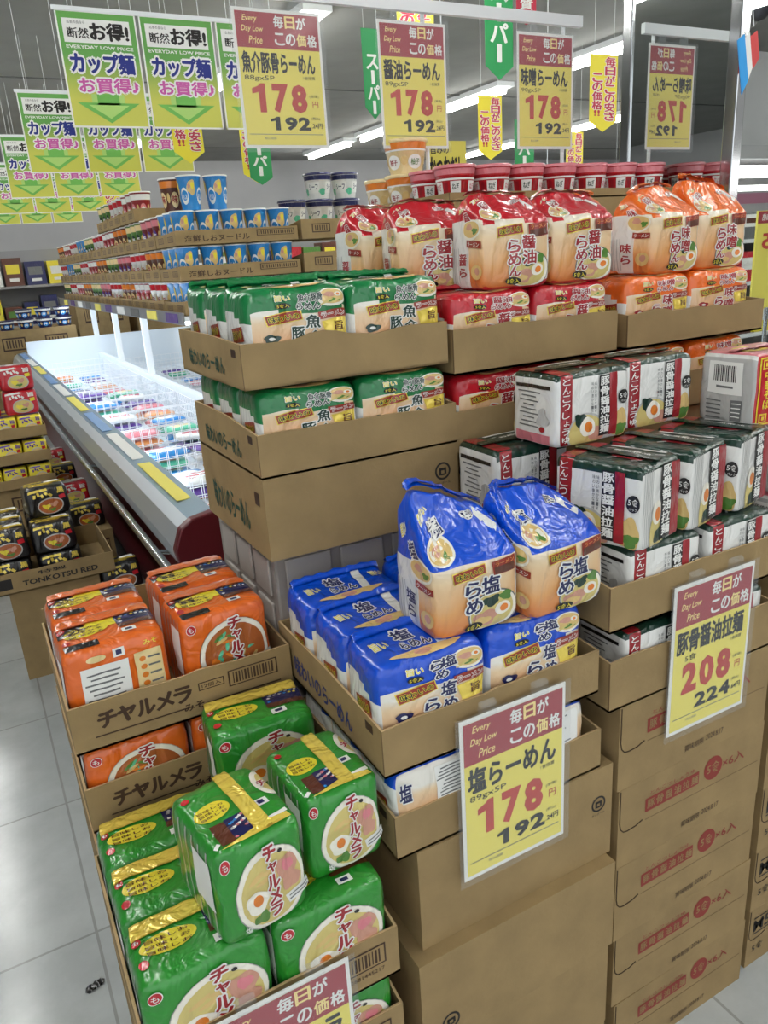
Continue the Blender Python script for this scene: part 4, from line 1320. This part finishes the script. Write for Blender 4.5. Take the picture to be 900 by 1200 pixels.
# shelf above the divider
sh = empty('overhead_shelf', (1.1, 4.28, 0), 0, 'white shelf on posts above the freezer, loaded with trays of cups', 'shelf')
SL = 5.3
mb = MB(); mb.box(0, 0, 1.375, 1.2, SL, 1.40, WPL); mb.build('shelf_board', sh)
mb = MB(); mb.box(-.012, 0, 1.355, 0, SL, 1.42, mat('shelf_edge', (150, 152, 156), .3, metal=.4)); prail = mb.build('price_rail', sh)
for i in range(10):
    mb = MB(); mb.box(-.016, .1 + i * .5, 1.362, -.0125, .36 + i * .5, 1.413, [PURPLE, CY, GREYD, PW][i % 4]); mb.build('shelf_label', prail)
for y in (.6, 2.4, 3.7, 5.0):
    mb = MB(); mb.box(.255, y, .82, .305, y + .05, 1.375, WPL); mb.build('post', sh)
FLAMP = emit_mat('freezer_lamp', (235, 245, 255), FREEZER_LAMP)
mb = MB(); mb.box(.02, .05, 1.352, .08, SL - .05, 1.374, FLAMP); mb.build('lamp_strip', sh)
# lamp under the inner rim lighting the tub
mb = MB(); mb.box(.137, .3, .80, .150, FL - .2, .84, FLAMP); mb.build('lamp_strip', fr)
# wire baskets and frozen bags
bk = MB()
def wire_panel(p0, ux, L, h, pitch=.045):
    p0, ux = Vector(p0), Vector(ux)
    n_ = int(L / pitch)
    for i in range(n_ + 1):
        a = p0 + ux * (L * i / n_); bk.tube(a, a + Vector((0, 0, h)), .0022, WIRE, 4, caps=False)
    for j in range(5):
        a = p0 + Vector((0, 0, h * j / 4)); bk.tube(a, a + ux * L, .003 if j == 4 else .0022, WIRE, 4, caps=False)
wire_panel((-.33, -.29, 0), (1, 0, 0), .66, .2); wire_panel((-.33, .29, 0), (1, 0, 0), .66, .2)
wire_panel((-.33, -.29, 0), (0, 1, 0), .58, .2); wire_panel((.33, -.29, 0), (0, 1, 0), .58, .2)
for i in range(14):
    bk.tube((-.33 + i * .66 / 13, -.29, 0), (-.33 + i * .66 / 13, .29, 0), .002, WIRE, 4, caps=False)
bme = bk.mesh('wire_basket')
FK = ['frozen_pink', 'frozen_teal', 'frozen_white', 'frozen_orange', 'frozen_sky', 'frozen_purple']
FN = {'frozen_pink': 'pink', 'frozen_teal': 'green', 'frozen_white': 'white', 'frozen_orange': 'orange', 'frozen_sky': 'light blue', 'frozen_purple': 'purple'}
random.seed(3)
for b in range(10):
    by = 2.95 + b * .62
    o = link('wire_basket', bme, None, (1.0, by, .59)); tag(o, 'white wire basket in the near freezer bay, %s from the near end' % ORD[b], 'basket', 'wire baskets in the freezer')
    fill = 9 if b < 7 else 5
    for i in range(fill):
        kk = 'frozen_purple' if (b in (6, 7) and i % 2 == 0) else FK[(b * 2 + i * 5 + i // 3) % 6]
        lay, q = divmod(i, 4)
        place(kk, 'frozen_food_bag', 1.0 + (-.16 if q % 2 == 0 else .15) + random.uniform(-.01, .01), by + (-.14 if q < 2 else .13), .596 + lay * .055,
              '%s frozen food bag in the %s wire basket from the near end' % (FN[kk], ORD[b]), 'frozen food', '%s frozen bags in the %s basket' % (FN[kk], ORD[b]), rz=random.uniform(-14, 14))
for b in range(6):
    by = 4.2 + b * .80
    o = link('wire_basket', bme, None, (1.78, by, .59)); tag(o, 'white wire basket in the far freezer bay, %s from the near end' % ORD[b], 'basket', 'wire baskets in the freezer')
    for i in range(4):
        kk = FK[(b + i * 2) % 6]
        place(kk, 'frozen_food_bag', 1.78 + (-.16 if i % 2 == 0 else .15), by + (-.14 if i < 2 else .13), .596, '%s frozen food bag in the far bay, %s basket from the near end' % (FN[kk], ORD[b]), 'frozen food', '%s frozen bags in the far %s basket' % (FN[kk], ORD[b]), rz=random.uniform(-14, 14))

# trays of cups on the shelf
def noodle_tray_art(w, h):
    a = Art(w, h)
    a.text('海鮮しおヌードル', 33, 46, 52, 44, PBR, 1, .02); a.rect(81, 66, 32, 42, PBR, 1); a.rect(81, 66, 30.5, 34, CARD, 2)
    for i in range(16): a.rect(67 + i * 1.85, 66, .9, 24, PBR, 3)
    return a
def code_art(w, h):
    a = Art(w, h)
    for k in range(2):
        a.rect(28 + 48 * k, 55, 26, 44, PBR, 1); a.rect(28 + 48 * k, 55, 23, 34, CARD, 2)
        for i in range(6): a.rect(20 + 48 * k + i * 3.2, 55, 1.4, 26, PBR, 3)
    return a
KINDS_ = ['cup_blue', 'cup_white', 'cup_crimson', 'cup_brown', 'cup_white', 'cup_wine', 'cup_green', 'cup_brown', 'cup_crimson', 'cup_white', 'cup_green']
CN = {'cup_blue': 'blue', 'cup_white': 'white', 'cup_crimson': 'crimson', 'cup_brown': 'brown', 'cup_wine': 'wine red', 'cup_green': 'green'}
LN = ['bottom', 'middle', 'top', 'uppermost']
for s in range(11):
    y0 = 4.30 + s * .455
    for L in range(3 + (1 if s in (2, 3, 4) else 0)):
        z = 1.401 + L * .18
        kk = KINDS_[(s + (L if s else 0) * 2) % 11] if s else 'cup_blue'
        tray(1.115, y0, z, .70 if s == 0 else .42, .44, .078, .07, 'cardboard tray of %s cups, %s layer, %s from the freezer shelf near end' % (CN[kk], LN[L], ORD[s]), 'cup trays on the freezer shelf', noodle_tray_art if s == 0 else None, code_art, 0, .002, seed=s)
        spots = [(0, i) for i in range(3)]
        if s == 0: spots = [(c, 0) for c in range(5)] + [(0, 1), (0, 2)]
        for c, r_ in spots:
            place(kk, 'noodle_cup', 1.115 + .071 + c * .137, y0 + .075 + r_ * .142, z + .005, '%s noodle cup, %s layer, %s tray from the near end of the freezer shelf' % (CN[kk], LN[L], ORD[s]), 'cup', '%s cups, %s layer, %s shelf tray' % (CN[kk], LN[L], ORD[s]))
        # inner stacking: cups stand high enough to carry the tray above
for c, y in ((0, 4.40), (1, 4.40), (3, 4.42)):
    pass
place('cup_blue', 'noodle_cup', 1.40, 4.40, 1.401 + .36 + .18, 'blue noodle cup standing alone on top of the blue cup trays', 'cup', None)
place('cup_blue', 'noodle_cup', 1.25, 4.39, 1.401 + .36 + .18, 'blue noodle cup on top of the blue cup trays, left of the lone one', 'cup', None)
place('cup_brown', 'noodle_cup', 1.19, 4.53, 1.401 + .36 + .18, 'brown noodle cup standing on the top tray behind the blue cups', 'cup', None)
for L in range(3):
    tray(1.84, 4.30, 1.401 + L * .18, .44, .44, .11, .085, 'cardboard tray of cream cups at the near right of the freezer shelf, %s layer' % LN[L], 'cream cup trays on the freezer shelf', code_art, None, seed=50 + L)
    for c in range(3):
        place('cup_cream', 'noodle_cup', 1.84 + .075 + c * .142, 4.375, 1.406 + L * .18, 'cream noodle cup in the %s cream tray on the freezer shelf, %s from the left' % (LN[L], ORD[c]), 'cup', 'cream cups on the freezer shelf')
for c, nst in ((0, 1), (1, 2), (2, 2)):
    for q in range(nst):
        place('cup_tall', 'noodle_cup', 1.93 + c * .18, 4.62, 1.401 + .36 + .086 + q * .148, 'white and navy lidded tub above the cream cups, %s from the left, %s' % (ORD[c], ['lower', 'upper'][q]), 'tub', 'white navy tubs on the freezer shelf')

# ------------------------------------------------------------------ left aisle stacks
carton(-.03, 3.36, 0, .36, .42, .415, 'tall brown carton on the floor under the black noodle packs')
def toppo(w, h):
    a = Art(w, h); a.rect(12, 50, 12, 50, PK, 1); a.text('TONKOTSU RED', 56, 40, 60, 26, PK, 1, .03); a.text('特製', 50, 76, 22, 18, PK, 1, .02); return a
tray(-.10, 3.33, .416, .50, .44, .09, .1, 'cardboard tray of black noodle packs in the left aisle', None, toppo, None, seed=60)
for j, rn in ((0, 'front'), (1, 'middle'), (2, 'back')):
    for i in range(2 + 0):
        for k2 in range(1):
            place('black_pack', 'noodle_pack', -.005 + i * .2, 3.405 + j * .132, .421, 'black noodle pack low in the left aisle tray, %s row %s' % (rn, ['left', 'right'][i]), group='black noodle packs')
            place('black_pack', 'noodle_pack', .0 + i * .185, 3.405 + j * .132, .553, 'black noodle pack in the upper layer of the left aisle tray, %s row %s' % (rn, ['left', 'right'][i]), group='black noodle packs')
place('black_pack', 'noodle_pack', .19, 3.50, .684, 'black noodle pack standing on top of the left aisle pile', group='black noodle packs', rz=6)
# row of packs and cartons along the freezer base
for i in range(4):
    for L in range(2):
        carton(.30 + .0 * i, 4.0 + i * .5, L * .2, .2, .48, .2, 'brown carton against the freezer base, %s from the near end, %s' % (ORD[i], ['on the floor', 'upper'][L]), 'cartons against the freezer base', code_art)
    place('red_pack' if i % 2 else 'black_pack', 'noodle_pack', .40, 4.14 + i * .5, .401, '%s noodle pack on the cartons against the freezer base, %s from the near end' % (['black', 'red'][i % 2], ORD[i]), group='packs against the freezer base', rz=0)
carton(.34, 3.34, 0, .16, .44, .30, 'small brown carton beside the black noodle tray')
place('black_pack', 'noodle_pack', .455 - .03, 3.42, .301, 'black noodle pack on the small carton beside the black noodle tray', group='black noodle packs', rz=0)
for L in range(5):
    z = L * .19
    if L < 3:
        carton(-.30, 4.5, z, .60, .42, .19, 'brown carton under the yellow noodle packs, %s' % ['on the floor', 'second from the floor', 'third from the floor'][L], 'cartons under the yellow packs', code_art)
for L in range(3):
    z = .571 + L * .135
    tray(-.32, 4.48, z, .64, .44, .06, .065, 'cardboard tray of yellow noodle packs in the left aisle, %s' % LN[L], 'yellow pack trays', None, None, seed=70 + L)
    for i in range(5):
        for r_ in range(3):
            place('yellow_pack', 'noodle_pack', -.25 + i * .125, 4.54 + r_ * .128, z + .006, 'yellow noodle pack in the %s yellow tray, %s row, %s from the left' % (LN[L], ['front', 'middle', 'back'][r_], ORD[i]), group='yellow noodle packs')
for i in range(3):
    place('red_pack', 'noodle_pack', -.15 + i * .19, 4.62, .955, 'red noodle pack on top of the yellow trays, %s from the left' % ORD[i], group='red packs on the yellow trays')
    place('yellow_pack', 'noodle_pack', -.15 + i * .18, 4.80, .955, 'yellow noodle pack behind the red packs on the yellow trays, %s from the left' % ORD[i], group='yellow packs behind the red ones')
    place('red_pack', 'noodle_pack', -.15 + i * .19, 4.62, 1.086, 'red noodle pack in the second layer on the yellow trays, %s from the left' % ORD[i], group='red packs on the yellow trays')
# far stacks beyond the freezer end
for i, (x, y, z, w, d, h, l) in enumerate(((.25, 9.5, 0, .95, .6, .80, 'wide brown carton at the far left beyond the freezer, lowest'), (.28, 9.5, .80, .92, .6, .32, 'wide brown carton with tubs on it beyond the freezer'), (1.25, 9.8, 0, .60, .6, .95, 'tall brown carton behind the freezer end, left'), (1.27, 9.8, .95, .58, .6, .48, 'brown carton on top behind the freezer end, left'), (1.95, 9.8, 0, .6, .6, 1.0, 'pale box behind the freezer end, middle'), (1.95, 9.8, 1.0, .62, .6, .42, 'brown carton on the pale box behind the freezer end'), (2.62, 9.8, 0, .7, .6, 1.4, 'tall brown carton behind the freezer end, right'))):
    carton(x, y, z, w, d, h, l, 'far cartons beyond the freezer', code_art if z else None)
cup_meshes('tub_navy', .09, .10, NAVY, a_multi(PW, SKY, '丼'), NAVY)
for i in range(4):
    for r_ in range(2 if i else 1):
        place('tub_navy', 'noodle_tub', .50 + i * .2, 9.64, 1.121 + r_ * .107, 'navy and white tub on the wide carton beyond the freezer, %s from the left, %s' % (ORD[i], ['lower', 'upper'][r_]), 'tub', 'navy tubs beyond the freezer')
# far gondola shelves along the back
gon = empty('gondola_shelf', (.3, 11.0, 0), 0, 'tall store shelf unit of mixed goods far behind the freezer', 'shelf')
GM = mat('gondola_grey', (150, 150, 152), .5)
mb = MB(); mb.box(0, .45, 0, 6.0, .5, 2.0, GM); mb.build('back_panel', gon)
for i in range(4):
    mb = MB(); mb.box(0, 0, .1 + i * .48, 6.0, .45, .13 + i * .48, GM); mb.build('shelf_board', gon)
random.seed(11)
GC_ = [('cream', CREAM), ('navy', NAVY), ('red', RED), ('green', LEAF), ('yellow', YEL), ('grey', GREYD), ('white', WHITE), ('brown', BROWN)]
for L in range(4):
    x = .35
    k2 = 0
    while x < 5.9:
        nm, m_ = GC_[random.randrange(8)]
        w_, h_ = random.uniform(.16, .3), random.uniform(.2, .36)
        mb = MB(); mb.box(-w_ / 2, -.15, 0, w_ / 2, .15, h_, m_)
        a = Art(w_, h_); a.rect(50, 60, 70, 34, GC_[(k2 + L) % 8][1], 1); a.rect(50, 22, 50, 12, PW, 1); flat(mb, a, (-w_ / 2, -.15, 0), (1, 0, 0), (0, 0, 1))
        o = mb.build('grocery_box', None, (x + w_ / 2, 11.2, .13 + L * .48), .004)
        tag(o, '%s grocery box on the far store shelf, %s level, number %d from the left' % (nm, ['lowest', 'second', 'third', 'top'][L], k2 + 1), 'box', 'groceries on the far shelf')
        x += w_ + .03; k2 += 1

# ------------------------------------------------------------------ hanging banners
BG = mat('banner_green', (120, 186, 70), .45)
def banner_base_mat():
    m = bpy.data.materials.new('banner_print'); m.use_nodes = True
    nt = m.node_tree; b = nt.nodes['Principled BSDF']; b.inputs['Roughness'].default_value = .4
    tc = nt.nodes.new('ShaderNodeTexCoord'); sp = nt.nodes.new('ShaderNodeSeparateXYZ'); r = nt.nodes.new('ShaderNodeValToRGB')
    nt.links.new(tc.outputs['Generated'], sp.inputs[0]); nt.links.new(sp.outputs['Z'], r.inputs['Fac']); nt.links.new(r.outputs['Color'], b.inputs['Base Color'])
    r.color_ramp.elements[0].position = .25; r.color_ramp.elements[0].color = lin((206, 206, 88))
    r.color_ramp.elements[1].position = .62; r.color_ramp.elements[1].color = lin((100, 164, 78))
    return m
BP = banner_base_mat()
INV, IMG, IGA, IGL = ink('banner_navy', (30, 44, 130)), ink('banner_magenta', (206, 92, 168)), ink('banner_arrow', (112, 184, 84)), ink('banner_arrow_light', (176, 216, 120))
def banner_mesh(w, h):
    mb = MB()
    mb.box(-w / 2, 0, -h, w / 2, .003, 0, BP)
    a = Art(w, h)
    for x in (1, 99): a.rect(x, 50, 2, 100, PW, 1)
    for y in (.8, 99.2): a.rect(50, y, 100, 1.6, PW, 1)
    a.rect(49, 83, 84, 20, PW, 1); a.text('断然', 25, 81, 26, 9, PK, 3, .02); a.text('お得!', 64, 83, 48, 15, PK, 3, .045); a.text('広告の品なら', 24, 90, 22, 2.6, PK, 3, .0)
    a.text('EVERYDAY LOW PRICE', 50, 69.5, 84, 3, PW, 3, .02)
    a.text('カップ麺', 50, 56, 80, 17, INV, 4, .05, 0, PW, .13)
    a.text('お買得♪', 54, 37, 76, 13, IMG, 4, .035, 0, PW, .12)
    a.rect(50, 25, 42, 9, IGL, 1); a.poly([(10, 22), (90, 22), (50, 4)], IGA, 2); a.rect(50, 24, 28, 12, IGA, 2); a.poly([(24, 20), (76, 20), (50, 8)], IGL, 3)
    flat(mb, a, (-w / 2, 0, -h), (1, 0, 0), (0, 0, 1), .0004, .0004)
    return mb.mesh('hanging_banner')
bw, bh = .31, .42
BM = banner_mesh(bw, bh)
cm = MB()
for dx in (-.1, .1): cm.tube((dx, .002, -.005), (dx, .002, .66), .0012, WPL, 5)
cme = cm.mesh('cord')
hb_ = MB(); hb_.box(-bw / 2 - .008, -.003, -.004, bw / 2 + .008, .006, .012, WPL); hbm = hb_.mesh('hanger_bar')
for r_ in range(5):
    y = 3.62 + r_ * 1.54
    x0 = .59 if r_ == 0 else .565
    for c in range(3):
        o = link('hanging_banner', BM, None, (x0 + bw / 2 + c * .323, y, 2.64)); tag(o, 'green and yellow hanging cup noodle banner, %s row from the camera, %s' % (ORD[r_], ['left', 'middle', 'right'][c]), 'banner', 'green cup noodle banners')
        link('cord', cme, o); link('hanger_bar', hbm, o)

FLR = ink('flag_red', (196, 44, 70)); FLY = ink('flag_yellow', (244, 226, 60)); FLG = ink('flag_green', (36, 146, 80))
def flag_mesh(w, h, m, txts, point=True):
    mb = MB()
    t = .002
    P = [(-w / 2, 0), (w / 2, 0), (w / 2, -h * .86), (0, -h), (-w / 2, -h * .86)] if point else [(-w / 2, 0), (w / 2, 0), (w / 2, -h), (-w / 2, -h)]
    n_ = len(P)
    mb.add([(x, 0, z) for x, z in P], [tuple(range(n_))[::-1]], m); mb.add([(x, t, z) for x, z in P], [tuple(range(n_))], m)
    for i in range(n_):
        a, b = P[i], P[(i + 1) % n_]; mb.add([(a[0], 0, a[1]), (b[0], 0, b[1]), (b[0], t, b[1]), (a[0], t, a[1])], [(0, 1, 2, 3)], m)
    a = Art(w, h)
    for tx, x, top, ch, c, out in txts: a.vtext(tx, x, top, 36 if len(txts) > 1 else 62, ch, c, 3, .035, out, .06, 1.05)
    if len(txts) > 1: a.text('!!', 27, 25, 22, 8, FLR, 3, .03)
    flat(mb, a, (-w / 2, 0, -h), (1, 0, 0), (0, 0, 1), .0004, .0003)
    return mb.mesh('arrow_flag')
YT = [('毎日がこの安さ', 73, 97, 11.2, FLR, PW), ('この価格', 27, 76, 11.2, FLR, PW)]
FLAGS = [
    (3.69, 5.0, 2.68, .21, .42, FLY, YT, 'yellow arrow flag above the red cups, between the second and third price cards'),
    (3.82, 4.0, 2.725, .225, .43, FLY, YT, 'large yellow arrow flag beside the pillar chrome edge'),
    (1.34, 4.6, 2.62, .17, .42, FLY, YT, 'yellow arrow flag behind the nearest green banners, right side'),
    (5.3, 5.9, 2.6, .20, .42, FLY, YT, 'yellow arrow flag lower right, behind the large yellow one'),
    (2.6, 4.2, 3.05, .24, .42, FLY, YT, 'yellow flag cropped by the top edge, behind the second card'),
    (1.95, 5.2, 2.55, .19, .40, FLY, YT, 'yellow arrow flag behind the first price card'),
    (1.45, 7.4, 2.45, .20, .42, FLY, YT, 'small yellow arrow flag above the far cup trays'),
    (3.1, 4.1, 3.1, .20, .52, FLG, [('スーパー', 50, 96, 19, PW, None)], 'green flag with white lettering at the top edge, left of the third card'),
    (2.17, 3.95, 2.75, .11, .42, FLG, [('スーパー', 50, 72, 16, PW, None)], 'narrow green flag behind the gap of the first two cards'),
    (1.90, 5.0, 2.42, .15, .30, FLG, [('スーパー', 50, 96, 19, PW, None)], 'small green flag below the first price card'),
    (4.4, 5.5, 2.62, .20, .42, FLG, [('スーパー', 50, 96, 19, PW, None)], 'green arrow flag whose tip shows under the third price card'),
    (3.42, 4.25, 3.12, .15, .2, FLR, [('品質と', 50, 94, 26, PW, None)], 'short red flag at the top edge beside the green one'),
    (6.9, 6.9, 2.3, .26, .6, FLG, [('スーパー', 50, 96, 19, PW, None)], 'green flag low beside the pillar chrome edge'),
]
for x, y, zt, w, h, m, tx, l in FLAGS:
    zt = min(zt, 3.2)
    o = link('arrow_flag', flag_mesh(w, h, m, tx), None, (x, y, zt)); tag(o, l, 'flag', None)
    c = MB(); c.tube((-w * .35, .001, -.004), (-w * .35, .001, 3.3 - zt), .001, WPL, 5); c.tube((w * .35, .001, -.004), (w * .35, .001, 3.3 - zt), .001, WPL, 5); c.build('cord', o)
# small shelf cards behind
for x, y, zt, w, h, l in ((3.55, 4.2, 1.98, .19, .26, 'pale yellow card behind the red cups, right'), (1.73, 2.62, 2.035, .178, .16, 'yellow sign with black lettering behind the second price card')):
    mb = MB(); mb.box(-w / 2, 0, -h, w / 2, .002, 0, CY)
    a = Art(w, h)
    if w < .18: a.text('かつおだし', 50, 42, 84, 48, PK, 3, .04); a.text('旨みの', 34, 82, 44, 20, PK, 3, .02)
    else: a.text('お買得', 50, 82, 70, 16, FLR, 3, .02); a.text('198', 50, 44, 66, 30, PK, 3, .02); a.rect(50, 14, 80, 10, PW, 2)
    flat(mb, a, (-w / 2, 0, -h), (1, 0, 0), (0, 0, 1), .0004, .0003)
    o = mb.build('shelf_card', None, (x, y, zt)); tag(o, l, 'sign')
    mb = MB(); mb.tube((0, .006, -h), (0, .006, 3.3 - zt), .0025, WPL, 6); mb.build('pole', o)

# ------------------------------------------------------------------ lit display case seen in the mirror (behind the camera, to the right)
dc = empty('display_case', (6.0, -1.34, 0), 0, 'lit display case of packets reflected in the pillar mirror', 'display case')
mb = MB(); mb.box(-1.2, -.75, 0, 1.6, -.70, 2.3, GM); mb.build('back_panel', dc)
mb = MB(); mb.box(-1.2, -.75, 2.2, 1.6, 0, 2.3, GM); mb.build('canopy', dc)
mb = MB(); mb.box(-1.2, -.02, 1.86, 1.6, 0, 1.94, mat('case_band', (150, 96, 116), .4)); mb.build('front_band', dc)
mb = MB(); mb.box(-1.15, -.06, 2.06, 1.55, 0, 2.15, emit_mat('case_lamp', (255, 255, 252), 5.0)); mb.build('lamp', dc)
mb = MB(); mb.box(-1.15, -.06, 1.96, 1.55, 0, 2.0, MATS.get('case_lamp2') or emit_mat('case_lamp_lower', (255, 255, 252), 4.0)); mb.build('lamp', dc)
for i, z in enumerate((.3, .75, 1.2, 1.55)):
    mb = MB(); mb.box(-1.2, -.70, z, 1.6, -.08, z + .03, WPL); mb.build('shelf_board', dc)
random.seed(21)
for i, z in enumerate((.33, .78, 1.23, 1.58)):
    for j in range(9):
        nm, m_ = GC_[(i * 3 + j * 5) % 8]
        mb = MB(); mb.box(-.12, -.1, 0, .12, .1, .25 if i < 3 else .22, m_)
        a = Art(.24, .25); a.rect(50, 60, 70, 40, PW, 1); a.rect(50, 60, 56, 16, GC_[(i + j) % 8][1], 2); flat(mb, a, (.12, .1, 0), (-1, 0, 0), (0, 0, 1))
        o = mb.build('packet', None, (5.0 + j * .28, -1.55, z), .01); tag(o, '%s packet in the reflected display case, %s shelf, %s along' % (nm, ['lowest', 'second', 'third', 'top'][i], ORD[j]), 'packet', 'packets in the reflected case')
cs = empty('card_stand', (4.18, .16, 0), 0, 'yellow price card on a stand, reflected in the pillar mirror', 'sign stand')
mb = MB(); mb.tube((0, 0, 0), (0, 0, 1.3), .012, STEEL, 10); mb.tube((0, 0, 0), (0, 0, .02), .14, STEEL, 18); mb.build('pole', cs)
mb = MB(); mb.box(-.16, .0, 1.22, .16, .012, 1.46, CY); mb.box(-.16, 0, 1.46, .16, .012, 1.75, CY)
a = Art(.32, .29); a.rect(50, 88, 100, 22, CM, 2); a.text('毎日がこの価格', 50, 88, 80, 12, PW, 3, .02); a.text('145', 50, 44, 70, 30, CRD, 3, .03); a.text('156', 40, 14, 36, 14, PK, 3, .03)
flat(mb, a, (.16, .012, 1.46), (-1, 0, 0), (0, 0, 1), .0005, .0004); mb.build('card', cs)
dm = empty('dome_camera', (5.86, -1.34, 3.3), 0, 'white dome security camera on the ceiling, seen in the mirror', 'security camera')
mb = MB(); mb.lathe([(.11, 0), (.11, -.05), (.09, -.06)], WPL, 24); hs_ = mb.build('housing', dm)
mb = MB(); mb.lathe([(.085, -.055), (.08, -.09), (.05, -.125), (0, -.14)], mat('dome_glass', (24, 24, 28), .08), 24); mb.build('dome', hs_)

mb = MB(); mb.grid(lambda u, v: ((u - .5) * .05 * (1 - .5 * abs(v - .5)), (v - .5) * .022, .002 + .004 * math.sin(u * 7) ** 2), 10, 4, BLACK); mb.box(-.02, -.006, 0, .02, .006, .004, BLACK)
tag(mb.build('scrap', None, (-.03, 1.63, 0), 0, .3), 'small dark scrap lying on the pale floor tiles beside the green bag trays', 'scrap')
